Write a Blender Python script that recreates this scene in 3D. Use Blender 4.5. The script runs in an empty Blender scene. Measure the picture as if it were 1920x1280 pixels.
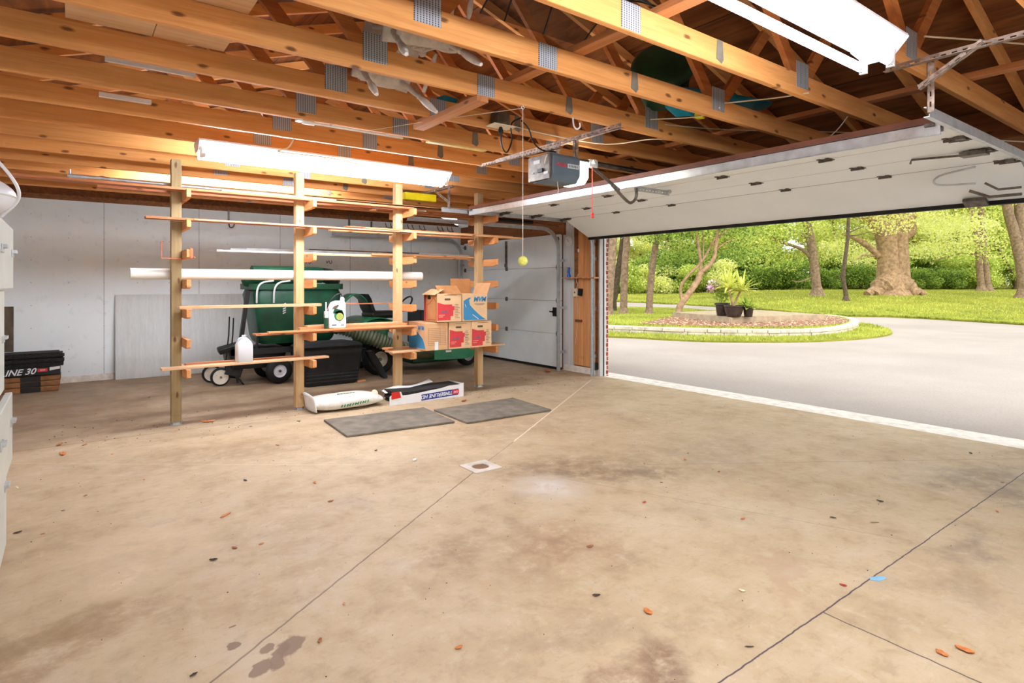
import bpy, math, random
import numpy as np
from mathutils import Vector, Matrix, Euler
C = bpy.context.scene.collection
sc = bpy.context.scene
random.seed(7); rng = np.random.default_rng(7)
PI = math.pi

# ---------------------------------------------------------------- camera, sky, sun, exposure
F = 1108.0; CA, SA = 0.801, 0.599; EYE = 1.37; HZ = 533.0      # focal length in px of a 1920 px frame, yaw, eye height, horizon row
cam_d = bpy.data.cameras.new('camera'); cam = bpy.data.objects.new('camera', cam_d); C.objects.link(cam)
cam_d.sensor_width = 36; cam_d.lens = F/1920*36; cam_d.shift_y = -(640-HZ)/1920; cam_d.clip_end = 400; cam_d.clip_start = .02
cam.location = (0, 0, EYE); cam.rotation_euler = (PI/2, 0, -math.atan2(SA, CA)); sc.camera = cam
sc.view_settings.view_transform = 'Standard'; sc.view_settings.look = 'None'; sc.view_settings.gamma = 1
sc.view_settings.use_curve_mapping = False; sc.view_settings.exposure = 0.86
wd = bpy.data.worlds.new('sky'); sc.world = wd; wd.use_nodes = True
wn = wd.node_tree; bg = wn.nodes['Background']
sky = wn.nodes.new('ShaderNodeTexSky'); sky.sky_type = 'NISHITA'; sky.sun_disc = False; sky.sun_elevation = math.radians(50)
sky.sun_rotation = math.radians(200); sky.air_density = 1.0; sky.dust_density = 4.0; sky.ozone_density = 1.0
mixn = wn.nodes.new('ShaderNodeMix'); mixn.data_type = 'RGBA'; mixn.inputs[0].default_value = .8
mixn.inputs[7].default_value = (3.1, 3.1, 3.0, 1)
wn.links.new(sky.outputs[0], mixn.inputs[6]); wn.links.new(mixn.outputs[2], bg.inputs[0]); bg.inputs[1].default_value = 0.38
sun_d = bpy.data.lights.new('sun', 'SUN'); sun_d.energy = 0.5; sun_d.angle = math.radians(70); sun_d.color = (1, .95, .86)
sun = bpy.data.objects.new('sun', sun_d); C.objects.link(sun); sun.location = (10, -20, 30)
sun.rotation_euler = (math.radians(38), 0, math.radians(-28))
TUBE_W = 28.0            # radiance of the fluorescent tubes

# ---------------------------------------------------------------- measuring helpers (photo pixel -> place)
def tt(px): return (px-960)/F
def onY(px, py, Y):
    t = tt(px); d = Y/(CA-SA*t); return Vector((d*(SA+CA*t), Y, EYE+(HZ-py)*d/F))
def onX(px, py, X):
    t = tt(px); d = X/(SA+CA*t); return Vector((X, d*(CA-SA*t), EYE+(HZ-py)*d/F))
def onZ(px, py, z=0.):
    d = F*(EYE-z)/(py-HZ); t = tt(px); return Vector((d*(SA+CA*t), d*(CA-SA*t), z))
def atD(px, d, z): 
    t = tt(px); return Vector((d*(SA+CA*t), d*(CA-SA*t), z))
RP = ([0, 20, 22, 26, 30, 36, 45, 60, 120], [-.03, -.03, 0, .35, .6, .82, .95, 1.1, 1.3])
LP = ([0, 24, 28, 36, 45, 60, 120], [-.03, -.03, .03, .25, .6, .95, 1.25])
def ground(X, Y):
    d = SA*X+CA*Y; t = (CA*X-SA*Y)/max(d, 1)
    d = max(d, 0) if d > 1 else 0
    w = min(max((t-.25)/.25, 0), 1); w = w*w*(3-2*w)
    return float(np.interp(d, *RP)*w+np.interp(d, *LP)*(1-w))
def gD(px, d, up=0.):
    v = atD(px, d, 0); v.z = ground(v.x, v.y)+up; return v
def gHit(px, py, up=0.):
    d = 7.
    while d < 110:
        v = atD(px, d, 0); 
        if HZ+F*(EYE-ground(v.x, v.y)-up)/d <= py: break
        d += .05
    v.z = ground(v.x, v.y)+up; return v

# ---------------------------------------------------------------- mesh helpers
class MB:
    def __init__(s): s.v = []; s.f = []; s.m = []; s.mi = 0; s.T = None
    def add(s, vs, fs):
        n = len(s.v)
        if s.T is not None: vs = [s.T @ Vector(v) for v in vs]
        s.v += [tuple(v) for v in vs]; s.f += [tuple(i+n for i in f) for f in fs]; s.m += [s.mi]*len(fs); return s
    def box(s, x0, x1, y0, y1, z0, z1):
        if x1 < x0: x0, x1 = x1, x0
        if y1 < y0: y0, y1 = y1, y0
        if z1 < z0: z0, z1 = z1, z0
        return s.add([(x0,y0,z0),(x1,y0,z0),(x1,y1,z0),(x0,y1,z0),(x0,y0,z1),(x1,y0,z1),(x1,y1,z1),(x0,y1,z1)],
                     [(0,3,2,1),(4,5,6,7),(0,1,5,4),(1,2,6,5),(2,3,7,6),(3,0,4,7)])
    def obox(s, c, size, rot=(0, 0, 0)):
        R = Euler(rot).to_matrix(); c = Vector(c); a, b, d = [k/2 for k in size]
        P = [c+R@Vector(p) for p in [(-a,-b,-d),(a,-b,-d),(a,b,-d),(-a,b,-d),(-a,-b,d),(a,-b,d),(a,b,d),(-a,b,d)]]
        return s.add(P, [(0,3,2,1),(4,5,6,7),(0,1,5,4),(1,2,6,5),(2,3,7,6),(3,0,4,7)])
    def beam(s, p0, p1, w, h, up=(0, 0, 1)):
        p0 = Vector(p0); p1 = Vector(p1); d = (p1-p0).normalized(); u = Vector(up); sd = d.cross(u)
        if sd.length < 1e-3: sd = d.cross(Vector((0, 1, 0)))
        sd.normalize(); u = sd.cross(d); a = sd*w/2; b = u*h/2
        P = [p0-a-b, p0+a-b, p0+a+b, p0-a+b, p1-a-b, p1+a-b, p1+a+b, p1-a+b]
        return s.add(P, [(0,1,2,3),(7,6,5,4),(0,4,5,1),(1,5,6,2),(2,6,7,3),(3,7,4,0)])
    def tube(s, pts, r, n=10, caps=True):
        pts = [Vector(p) for p in pts]; k = len(pts); rs = r if isinstance(r, (list, tuple)) else [r]*k
        vs = []; prev = None
        for i, p in enumerate(pts):
            d = (pts[min(i+1, k-1)]-pts[max(i-1, 0)]).normalized()
            if prev is None:
                a = d.cross(Vector((0, 0, 1)))
                if a.length < .05: a = d.cross(Vector((0, 1, 0)))
            else: a = prev-d*prev.dot(d)
            a.normalize(); prev = a; b = d.cross(a)
            for j in range(n):
                q = 2*PI*j/n; vs.append(p+(a*math.cos(q)+b*math.sin(q))*rs[i])
        fs = [(i*n+j, i*n+(j+1) % n, (i+1)*n+(j+1) % n, (i+1)*n+j) for i in range(k-1) for j in range(n)]
        if caps: fs += [tuple(reversed(range(n))), tuple((k-1)*n+j for j in range(n))]
        return s.add(vs, fs)
    def cyl(s, p0, p1, r, r2=None, n=16): return s.tube([p0, p1], [r, r if r2 is None else r2], n)
    def lathe(s, prof, c=(0, 0, 0), n=20, M=None, cap=True):
        c = Vector(c); vs = []
        for (r, z) in prof:
            for j in range(n):
                q = Vector((r*math.cos(2*PI*j/n), r*math.sin(2*PI*j/n), z))
                vs.append(c+(M@q if M else q))
        k = len(prof)
        fs = [(i*n+j, i*n+(j+1) % n, (i+1)*n+(j+1) % n, (i+1)*n+j) for i in range(k-1) for j in range(n)]
        if cap: fs += [tuple(reversed(range(n))), tuple((k-1)*n+j for j in range(n))]
        return s.add(vs, fs)
    def prism(s, poly, h, f=None):
        """poly: list of (a,b); f(a,b,c) -> point; extruded from c=0 to c=h"""
        f = f or (lambda a, b, c: (a, b, c)); n = len(poly)
        vs = [f(a, b, 0) for a, b in poly]+[f(a, b, h) for a, b in poly]
        return s.add(vs, [tuple(reversed(range(n))), tuple(range(n, 2*n))]+[(i, (i+1) % n, n+(i+1) % n, n+i) for i in range(n)])
    def ball(s, c, r, n=16, m=10, M=None):
        if not isinstance(r, (tuple, list)): r = (r, r, r)
        c = Vector(c); vs = []; 
        for i in range(m+1):
            th = PI*i/m
            for j in range(n):
                q = Vector((r[0]*math.sin(th)*math.cos(2*PI*j/n), r[1]*math.sin(th)*math.sin(2*PI*j/n), -r[2]*math.cos(th)))
                vs.append(c+(M@q if M else q))
        fs = [(i*n+j, i*n+(j+1) % n, (i+1)*n+(j+1) % n, (i+1)*n+j) for i in range(m) for j in range(n)]
        return s.add(vs, fs)
    def grid(s, fn, nu, nv, thick=None):
        vs = [fn(i/nu, j/nv) for j in range(nv+1) for i in range(nu+1)]
        fs = [(j*(nu+1)+i, j*(nu+1)+i+1, (j+1)*(nu+1)+i+1, (j+1)*(nu+1)+i) for j in range(nv) for i in range(nu)]
        return s.add(vs, fs)
    def build(s, name, mat, parent=None, smooth=False, bevel=0., merge=False, solid=0.):
        me = bpy.data.meshes.new(name); off = Vector((0, 0, 0)); o = bpy.data.objects.new(name, me); C.objects.link(o)
        if parent is not None:
            q = parent
            while q is not None: off += q.location; q = q.parent
            o.parent = parent
        elif s.v:
            a = np.array(s.v); lo = a.min(0); hi = a.max(0); off = Vector(((lo[0]+hi[0])/2, (lo[1]+hi[1])/2, lo[2])); o.location = off
        me.from_pydata([(v[0]-off.x, v[1]-off.y, v[2]-off.z) for v in s.v], [], s.f)
        for mm in (mat if isinstance(mat, (list, tuple)) else [mat]): me.materials.append(mm)
        if any(s.m): me.polygons.foreach_set('material_index', s.m)
        me.update()
        if merge:
            import bmesh
            b = bmesh.new(); b.from_mesh(me); bmesh.ops.remove_doubles(b, verts=b.verts, dist=1e-4)
            bmesh.ops.recalc_face_normals(b, faces=b.faces); b.to_mesh(me); b.free()
        if smooth:
            me.shade_smooth(); me.set_sharp_from_angle(angle=math.radians(38))
        if solid:
            k = o.modifiers.new('thickness', 'SOLIDIFY'); k.thickness = solid; k.offset = 0
        if bevel:
            k = o.modifiers.new('bevel', 'BEVEL'); k.width = bevel; k.segments = 2; k.limit_method = 'ANGLE'
        return o
def tag(o, label=None, cat=None, group=None, kind=None):
    if label: o['label'] = label
    if cat: o['category'] = cat
    if group: o['group'] = group
    if kind: o['kind'] = kind
    return o
def thing(name, label, cat, loc=(0, 0, 0), rz=0, group=None):
    o = bpy.data.objects.new(name, None); C.objects.link(o); o.location = loc; o.rotation_euler = (0, 0, rz); o.empty_display_size = .1
    return tag(o, label, cat, group)
KIDS = {}
def kids(o): return [c for c in C.objects if c.parent == o]
def copy_tree(o, parent=None):
    c = o.copy(); C.objects.link(c); c.parent = parent
    for ch in kids(o): copy_tree(ch, c)
    return c
def struct(o, label=None): o['kind'] = 'structure'; 
def curve(pts, k=6):
    """Catmull-Rom through pts"""
    P = [Vector(p) for p in pts]; P = [P[0]*2-P[1]]+P+[P[-1]*2-P[-2]]; out = []
    for i in range(1, len(P)-2):
        for j in range(k):
            t = j/k; a, b, c, d = P[i-1:i+3]
            out.append(.5*((2*b)+(c-a)*t+(2*a-5*b+4*c-d)*t*t+(3*b-a-3*c+d)*t**3))
    return out+[P[-2]]
FONT = {}
def text(name, body, size, M, mat, parent, ext=.0006, shear=0., bold=0., sx=1.):
    cu = bpy.data.curves.new(name, 'FONT'); cu.body = body; cu.size = size; cu.extrude = ext; cu.shear = shear; cu.offset = bold
    cu.align_x = 'CENTER'; cu.align_y = 'CENTER'; cu.resolution_u = 3
    t = bpy.data.objects.new('tmp', cu); C.objects.link(t); dg = bpy.context.evaluated_depsgraph_get()
    me = bpy.data.meshes.new_from_object(t.evaluated_get(dg)); bpy.data.objects.remove(t); bpy.data.curves.remove(cu)
    off = Vector((0, 0, 0)); q = parent
    while q is not None: off += q.location; q = q.parent
    for v in me.vertices:
        p = M @ Vector((v.co.x*sx, v.co.y, v.co.z)); v.co = p-off
    me.materials.clear(); me.materials.append(mat); me.name = name
    o = bpy.data.objects.new(name, me); C.objects.link(o); o.parent = parent; return o
def frame(c, right, up):
    r = Vector(right).normalized(); u = Vector(up).normalized(); n = r.cross(u)
    M = Matrix((r, u, n)).transposed().to_4x4(); M.translation = Vector(c); return M

# ---------------------------------------------------------------- materials
def lin(c): return tuple(((x/255)/12.92 if x/255 <= .04045 else ((x/255+.055)/1.055)**2.4) for x in c)+(1,)
class G:
    def __init__(s, name, rough=.6, metal=0., spec=.4):
        s.m = bpy.data.materials.new(name); s.m.use_nodes = True; s.t = s.m.node_tree; s.b = s.t.nodes['Principled BSDF']
        s.b.inputs['Roughness'].default_value = rough; s.b.inputs['Metallic'].default_value = metal
        s.b.inputs['Specular IOR Level'].default_value = spec
    def set(s, i, v):
        if isinstance(v, bpy.types.NodeSocket): s.t.links.new(v, i)
        elif v is not None: i.default_value = v
    def n(s, ty, out=0, ins={}, **kw):
        x = s.t.nodes.new(ty)
        for k, v in kw.items(): setattr(x, k, v)
        for k, v in ins.items(): s.set(x.inputs[k], v)
        return x.outputs[out]
    def co(s, which='Object'): return s.n('ShaderNodeTexCoord', which)
    def math(s, op, a, b=None, c=None, clamp=False):
        return s.n('ShaderNodeMath', 0, {0: a, 1: b, 2: c}, operation=op, use_clamp=clamp)
    def vec(s, op, a, b=None): return s.n('ShaderNodeVectorMath', 1 if op in ('DOT_PRODUCT', 'LENGTH', 'DISTANCE') else 0, {0: a, 1: b}, operation=op)
    def noise(s, v, scale, detail=4, rough=.55, dist=0.): return s.n('ShaderNodeTexNoise', 0, {'Vector': v, 'Scale': scale, 'Detail': detail, 'Roughness': rough, 'Distortion': dist})
    def map(s, v, scale=(1, 1, 1), loc=(0, 0, 0), rot=(0, 0, 0)): return s.n('ShaderNodeMapping', 0, {'Vector': v, 'Scale': scale, 'Location': loc, 'Rotation': rot})
    def rng(s, v, a, b, c=0., d=1.): return s.n('ShaderNodeMapRange', 0, {0: v, 1: a, 2: b, 3: c, 4: d})
    def mix(s, f, a, b, mode='MIX'):
        x = s.t.nodes.new('ShaderNodeMix'); x.data_type = 'RGBA'; x.blend_type = mode
        s.set(x.inputs[0], f); s.set(x.inputs[6], a); s.set(x.inputs[7], b); return x.outputs[2]
    def ramp(s, v, *st):
        x = s.t.nodes.new('ShaderNodeValToRGB'); s.set(x.inputs[0], v); e = x.color_ramp.elements
        while len(e) < len(st): e.new(.5)
        for k, (p, c) in enumerate(st): e[k].position = p; e[k].color = c
        return x.outputs[0]
    def color(s, v): s.set(s.b.inputs['Base Color'], v); return s
    def bump(s, h, st=.2, d=.01): s.set(s.b.inputs['Normal'], s.n('ShaderNodeBump', 0, {'Height': h, 'Strength': st, 'Distance': d})); return s
def plain(name, c, rough=.6, metal=0., var=.12, sc_=8., spec=.4, bump=0.):
    g = G(name, rough, metal, spec); k = lin(c); n = g.noise(g.co(), sc_, 4)
    d = tuple(x*(1-var*1.6) for x in k[:3])+(1,); l = tuple(min(x*(1+var), 1) for x in k[:3])+(1,)
    g.color(g.ramp(n, (.3, d), (.7, l)))
    if bump: g.bump(n, bump)
    return g.m
def wood(name, c, c2, axis=0, knots=True, rough=.65, dark=(96, 50, 22)):
    g = G(name, rough, spec=.25); co = g.co(); r = g.n('ShaderNodeObjectInfo', 'Random')
    x = g.n('ShaderNodeSeparateXYZ', 0, {0: co}); y = g.n('ShaderNodeSeparateXYZ', 1, {0: co}); z = g.n('ShaderNodeSeparateXYZ', 2, {0: co})
    o = [x, y, z]; L = o[axis]; A, B = [o[k] for k in range(3) if k != axis]
    off = g.math('MULTIPLY', r, 37.)
    v = g.n('ShaderNodeCombineXYZ', 0, {0: g.math('ADD', L, off), 1: A, 2: B})
    n1 = g.noise(g.map(v, (.55, 9, 9)), 2.2, 5, .6, .6); n2 = g.noise(g.map(v, (1.5, 60, 60)), 3, 3, .6)
    n3 = g.noise(v, 1.1, 2)
    base = g.ramp(n1, (.3, lin(c2)), (.62, lin(c)), (.8, lin(tuple(min(255, k*1.06) for k in c))))
    base = g.mix(g.rng(n2, .45, .75, 0, .35), base, lin(tuple(k*.8 for k in c2)))
    base = g.mix(g.rng(n3, .35, .7, 0, .35), base, lin(c2))
    tone = g.rng(r, 0, 1, .88, 1.04)
    base = g.n('ShaderNodeVectorMath', 0, {0: base, 1: g.n('ShaderNodeCombineXYZ', 0, {0: tone, 1: tone, 2: tone})}, operation='MULTIPLY')
    if knots:
        kv = g.n('ShaderNodeCombineXYZ', 0, {0: g.math('MULTIPLY', g.math('ADD', L, off), 1.25), 1: g.math('MULTIPLY', B if axis != 2 else A, 3.2), 2: 0.})
        d = g.n('ShaderNodeTexVoronoi', 0, {'Vector': g.vec('ADD', kv, g.map(g.n('ShaderNodeCombineXYZ', 0, {0: n1, 1: n2, 2: 0.}), (.08, .08, 0))), 'Scale': 1.6}, voronoi_dimensions='2D')
        base = g.mix(g.rng(d, .035, .075, .85, 0.), base, lin(dark))
    g.color(base); g.bump(n2, .08); return g.m
M_truss = wood('truss_pine', (232, 166, 98), (212, 140, 74))
M_board = wood('board_pine', (222, 160, 108), (196, 124, 74))
M_board2 = wood('board_redwood', (196, 128, 84), (160, 92, 58))
M_board3 = wood('board_pale_pine', (228, 188, 146), (206, 158, 112))
M_web = wood('web_pine', (190, 116, 58), (160, 88, 40))
M_webz = wood('web_pine_upright', (208, 128, 66), (176, 96, 44), axis=2)
M_posty = wood('post_pine', (216, 184, 136), (196, 158, 108), axis=2)
M_postg = wood('post_treated', (172, 150, 108), (146, 122, 84), axis=2)
M_arm = wood('arm_pine', (222, 160, 104), (204, 134, 78), axis=1)
M_planky = wood('wall_plank', (220, 162, 106), (192, 126, 74), axis=2)
M_header = wood('header_timber', (150, 96, 54), (112, 66, 34), axis=1)
M_crossy = wood('cross_block', (216, 150, 98), (190, 120, 70), axis=1)
M_grayboard = wood('weathered_panel', (216, 218, 214), (202, 204, 200), axis=2, knots=False)
M_white = plain('white_paint', (236, 236, 236), .45, var=.04)
M_whitem = plain('white_enamel_metal', (232, 232, 236), .35, var=.03)
M_pvc = plain('white_pvc', (240, 236, 226), .35, var=.04)
M_black = plain('black_plastic', (24, 24, 24), .45, var=.3)
M_rubber = plain('black_rubber', (28, 27, 26), .8, var=.3, bump=.1)
M_green = plain('green_plastic', (18, 78, 52), .38, var=.25, sc_=5)
M_dkgreen = plain('dark_green_plastic', (22, 72, 46), .45, var=.3, sc_=4)
M_mgreen = plain('green_painted_steel', (44, 124, 84), .35, var=.12)
M_steel = plain('galvanised_steel', (196, 200, 202), .38, .5, var=.12, sc_=14)
M_dsteel = plain('dull_steel', (120, 112, 104), .5, .8, var=.3, sc_=20)
M_rust = plain('rusty_angle_iron', (158, 138, 124), .55, .6, var=.35, sc_=26)
M_hub = plain('cream_wheel_hub', (214, 206, 186), .45, var=.1)
M_card = plain('cardboard', (214, 166, 120), .85, var=.06, sc_=10)
M_card2 = plain('pale_cardboard', (224, 186, 142), .85, var=.05, sc_=10)
M_cardd = plain('brown_cardboard', (178, 122, 74), .85, var=.08, sc_=10)
M_red = plain('red_print', (206, 58, 62), .7, var=.06)
M_dred = plain('dark_red_print', (158, 40, 30), .7, var=.08)
M_blue = plain('blue_print', (58, 132, 176), .7, var=.06)
M_navy = plain('navy_print', (26, 46, 132), .6, var=.08)
M_ink = plain('grey_ink', (110, 92, 82), .7, var=.1)
M_inkb = plain('blue_grey_ink', (92, 104, 128), .7, var=.1)
M_bluep = plain('blue_flashlight_plastic', (20, 96, 190), .35, var=.08)
M_yellow = plain('yellow_plastic', (238, 214, 20), .5, var=.08)
M_ball = plain('yellow_tennis_felt', (222, 222, 110), .95, var=.14, sc_=60, bump=.5)
M_cord = plain('cream_cable', (222, 206, 176), .6, var=.05)
M_string = plain('string', (224, 214, 196), .8, var=.05)
M_redp = plain('red_plastic', (204, 40, 34), .4, var=.06)
M_chair = plain('chipped_white_wood', (214, 206, 196), .55, var=.14, sc_=18)
M_teal = plain('teal_plastic', (0, 128, 156), .35, var=.14)
M_file = plain('pale_grey_enamel', (208, 212, 204), .35, var=.05, sc_=4)
M_shingle = plain('black_shingle', (46, 42, 38), .95, var=.4, sc_=50, bump=.4)
M_slab = plain('grey_rubber_mat', (122, 112, 98), .9, var=.22, sc_=7, bump=.15)
M_conc = plain('pale_concrete', (236, 228, 216), .85, var=.14, sc_=10, bump=.15)
M_copper = plain('orange_plastic', (220, 104, 66), .4, var=.05)
def emis(name, c, st):
    g = G(name); g.color((.9, .9, .9, 1)); g.b.inputs['Emission Color'].default_value = lin(c); g.b.inputs['Emission Strength'].default_value = st; return g.m
M_tube = emis('lit_fluorescent_tube', (240, 245, 255), TUBE_W)
M_tube2 = emis('lit_fluorescent_tube_far', (236, 243, 255), TUBE_W*2.8)
M_filltube = emis('added_fill_tube_back', (236, 243, 255), TUBE_W*1.2)  # glow of the added fill light behind the camera
M_filltube_hid = emis('added_fill_tube_hidden', (236, 243, 255), TUBE_W*1.3)  # glow of the added fill light hidden above the mower
M_lens = emis('lit_opener_lens', (255, 246, 232), 14.0)

def floor_mat():
    g = G('stained_concrete', .62, spec=.35); p = g.co(); 
    nA = g.noise(p, .7, 5, .6); nB = g.noise(p, 3.2, 6, .65); nC = g.noise(p, 26, 5, .7); nD = g.noise(g.map(p, (1, 1, 1), (7, 3, 0)), 1.6, 5, .7, .6); nE = g.noise(p, 7, 8, .75, .3); nF = g.noise(g.map(p, (3, 22, 1), (0, 0, 0), (0, 0, .5)), 1.8, 6, .75)
    base = g.ramp(nA, (.3, lin((178, 153, 119))), (.5, lin((190, 166, 132))), (.7, lin((200, 179, 148))))
    base = g.mix(g.rng(nB, .5, .8, 0, .42), base, lin((144, 120, 96)))
    base = g.mix(g.rng(nB, .5, .25, 0, .35), base, lin((204, 184, 162)))
    base = g.mix(g.rng(nD, .55, .75, 0, .4), base, lin((140, 118, 96)))
    base = g.mix(g.rng(nC, .56, .78, 0, .3), base, lin((124, 96, 72)))
    base = g.mix(g.rng(nE, .52, .66, 0, .32), base, lin((140, 114, 88))); base = g.mix(g.rng(nE, .46, .34, 0, .3), base, lin((214, 196, 170))); base = g.mix(g.rng(nF, .56, .72, 0, .3), base, lin((150, 124, 98)))
    wob = g.vec('ADD', p, g.map(g.n('ShaderNodeTexNoise', 1, {'Vector': p, 'Scale': 2.4, 'Detail': 5, 'Roughness': .65}), (.8, .8, 0), (-.4, -.4, 0)))
    wob2 = g.vec('ADD', p, g.map(g.n('ShaderNodeTexNoise', 1, {'Vector': p, 'Scale': 9, 'Detail': 3, 'Roughness': .6}), (.1, .1, 0), (-.05, -.05, 0)))
    def blob(c, rx, ry, a, col, amt, w=None, soft=.6):
        q = g.map(g.vec('SUBTRACT', w or wob, (c[0], c[1], 0)), (1, 1, 1), (0, 0, 0), (0, 0, -a)); q = g.map(q, (1/rx, 1/ry, 0))
        return g.rng(g.vec('LENGTH', q), soft, 1.0, amt, 0), lin(col)
    x = g.n('ShaderNodeSeparateXYZ', 0, {0: wob}); y = g.n('ShaderNodeSeparateXYZ', 1, {0: wob})
    y0 = g.n('ShaderNodeSeparateXYZ', 1, {0: p}); x0 = g.n('ShaderNodeSeparateXYZ', 0, {0: p})
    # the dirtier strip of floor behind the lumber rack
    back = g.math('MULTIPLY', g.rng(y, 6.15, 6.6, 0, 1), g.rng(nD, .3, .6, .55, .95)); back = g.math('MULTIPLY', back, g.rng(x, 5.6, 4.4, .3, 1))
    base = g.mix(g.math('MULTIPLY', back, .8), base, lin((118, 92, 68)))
    for c, rx, ry, a, col, amt, w, so in [
        ((2.95, 3.25), .75, .42, -.4, (112, 84, 62), .55, None, .2), ((3.3, 2.9), .35, .2, -.4, (96, 70, 50), .5, None, .2),
        ((2.6, 3.05), .3, .34, 0, (222, 214, 206), .6, wob2, .2), ((2.1, 2.3), .42, .5, 0, (140, 98, 66), .45, None, .1),
        ((4.1, 2.9), 1.1, .6, .2, (164, 146, 124), .5, None, .2), ((3.2, 4.6), .9, .5, .3, (146, 122, 98), .35, None, .2),
        ((5.2, 1.3), .8, .4, -.5, (128, 116, 104), .5, None, .3), ((1.55, 1.35), .22, .12, .3, (140, 104, 76), .6, None, .4),
        (onZ(545, 1210), .07, .05, .9, (124, 96, 72), .9, wob2, .8), (onZ(522, 1230), .10, .03, 1.05, (124, 96, 72), .9, wob2, .8), (onZ(490, 1250), .055, .03, .9, (124, 96, 72), .9, wob2, .8), (onZ(437, 1208), .03, .025, .3, (122, 94, 72), .9, wob2, .8), (onZ(500, 1216), .035, .025, .7, (128, 100, 76), .9, wob2, .8), (onZ(440, 1174), .014, .012, 0, (122, 94, 72), .9, wob2, .8),
        (onZ(860, 1040), .22, .14, .3, (140, 104, 78), .55, None, .1), (onZ(1250, 1260), .25, .1, .9, (130, 100, 78), .75, wob2, .5), (onZ(1480, 1080), .3, .1, .5, (176, 146, 118), .5, None, .7), (onZ(1800, 1020), .4, .15, .2, (140, 122, 106), .5, None, .2), (onZ(1890, 935), .35, .2, .2, (120, 104, 96), .6, None, .2), (onZ(120, 1175), .3, .15, .4, (150, 126, 90), .5, None, .4), (onZ(240, 1090), .25, .2, .2, (230, 204, 170), .5, wob2, .1),
        ((.25, 3.6), .5, .34, .2, (232, 204, 170), .45, None, .1), ((.0, 2.8), .4, .2, .3, (150, 118, 84), .5, None, .5),
        ((1.9, 3.9), .5, .3, 0, (158, 130, 104), .4, None, .1), ((1.2, 5.2), 1.4, .5, 0, (150, 122, 94), .4, None, .2)]:
        if amt: 
            f, cc = blob(c, rx or .1, ry or .1, a, col, amt, w, so); base = g.mix(g.math('MULTIPLY', f, g.rng(nE, .36, .56, .25, 1.15), None, True) if so < .6 else f, base, cc)
    def line(p0, p1, w, col, amt):
        nonlocal base
        a = Vector((p0[0], p0[1], 0)); b = Vector((p1[0], p1[1], 0)); L = (b-a).length; d = (b-a)/L; nn = Vector((-d.y, d.x, 0))
        q = g.vec('SUBTRACT', g.vec('ADD', p, g.map(g.n('ShaderNodeTexNoise', 1, {'Vector': p, 'Scale': 14, 'Detail': 2}), (.012, .012, 0), (-.006, -.006, 0))), tuple(a))
        e = g.math('ABSOLUTE', g.vec('DOT_PRODUCT', q, tuple(nn))); u = g.vec('DOT_PRODUCT', q, tuple(d))
        f = g.math('MULTIPLY', g.rng(e, w*.6, w, 1, 0), g.math('MULTIPLY', g.math('GREATER_THAN', u, 0.), g.math('LESS_THAN', u, L)))
        base = g.mix(g.math('MULTIPLY', f, amt), base, lin(col))
    line((2.47, 3.7), (.0, 1.98), .006, (112, 88, 72), .8); line((3.1, 4.12), (6.0, 6.12), .009, (240, 222, 200), .75); line((2.47, 3.7), (3.1, 4.12), .004, (120, 90, 70), .7)
    line((2.6, 3.6), (6.2, 1.18), .005, (150, 126, 104), .8); line((2.4, 3.8), (-.6, 6.1), .006, (226, 204, 180), .35)
    line((1.6, 1.2), (6.35, 1.215), .0042, (70, 52, 66), .95); line((2.52, 1.2), (2.48, -.9), .005, (84, 66, 62), .9)
    line((-1.1, 6.32), (6.2, 6.32), .012, (104, 80, 60), .5)
    line((2.8, 3.1), (3.6, 1.25), .004, (140, 112, 92), .5)
    g.color(base); g.bump(nC, .12, .004); g.set(g.b.inputs['Roughness'], g.rng(nB, .3, .7, .5, .75)); return g.m
M_floor = floor_mat()
def backwall_mat():
    g = G('grey_white_wallboard', .7); p = g.co(); x = g.n('ShaderNodeSeparateXYZ', 0, {0: p}); z = g.n('ShaderNodeSeparateXYZ', 2, {0: p})
    n = g.noise(p, 1.2, 4); n2 = g.noise(p, 9, 5, .65)
    base = g.ramp(n, (.3, lin((230, 236, 236))), (.7, lin((240, 246, 245))))
    base = g.mix(g.rng(n2, .58, .8, 0, .35), base, lin((176, 170, 166)))
    m = g.math('ABSOLUTE', g.math('SUBTRACT', g.math('MODULO', g.math('ADD', x, 12.2-.39+.61), 1.22), .61))
    base = g.mix(g.rng(m, .0025, .005, .75, 0), base, lin((120, 120, 124)))
    # rows of nail heads, 41 cm by 30 cm
    ax = g.math('SUBTRACT', g.math('MODULO', g.math('ADD', x, 12.2-.39+.203), .4067), .2033); az = g.math('SUBTRACT', g.math('MODULO', z, .31), .155)
    d = g.math('SQRT', g.math('ADD', g.math('POWER', ax, 2.), g.math('POWER', az, 2.)))
    base = g.mix(g.rng(d, .004, .009, .6, 0), base, lin((130, 122, 114)))
    g.color(base); return g.m
M_wall = backwall_mat()
M_doorin = plain('door_inner_skin', (234, 241, 241), .5, var=.05, sc_=2)
M_doorin2 = plain('door_underside_skin', (244, 250, 253), .5, var=.03, sc_=2)
M_brown = plain('brown_door_paint', (112, 66, 48), .55, var=.2)
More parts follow.
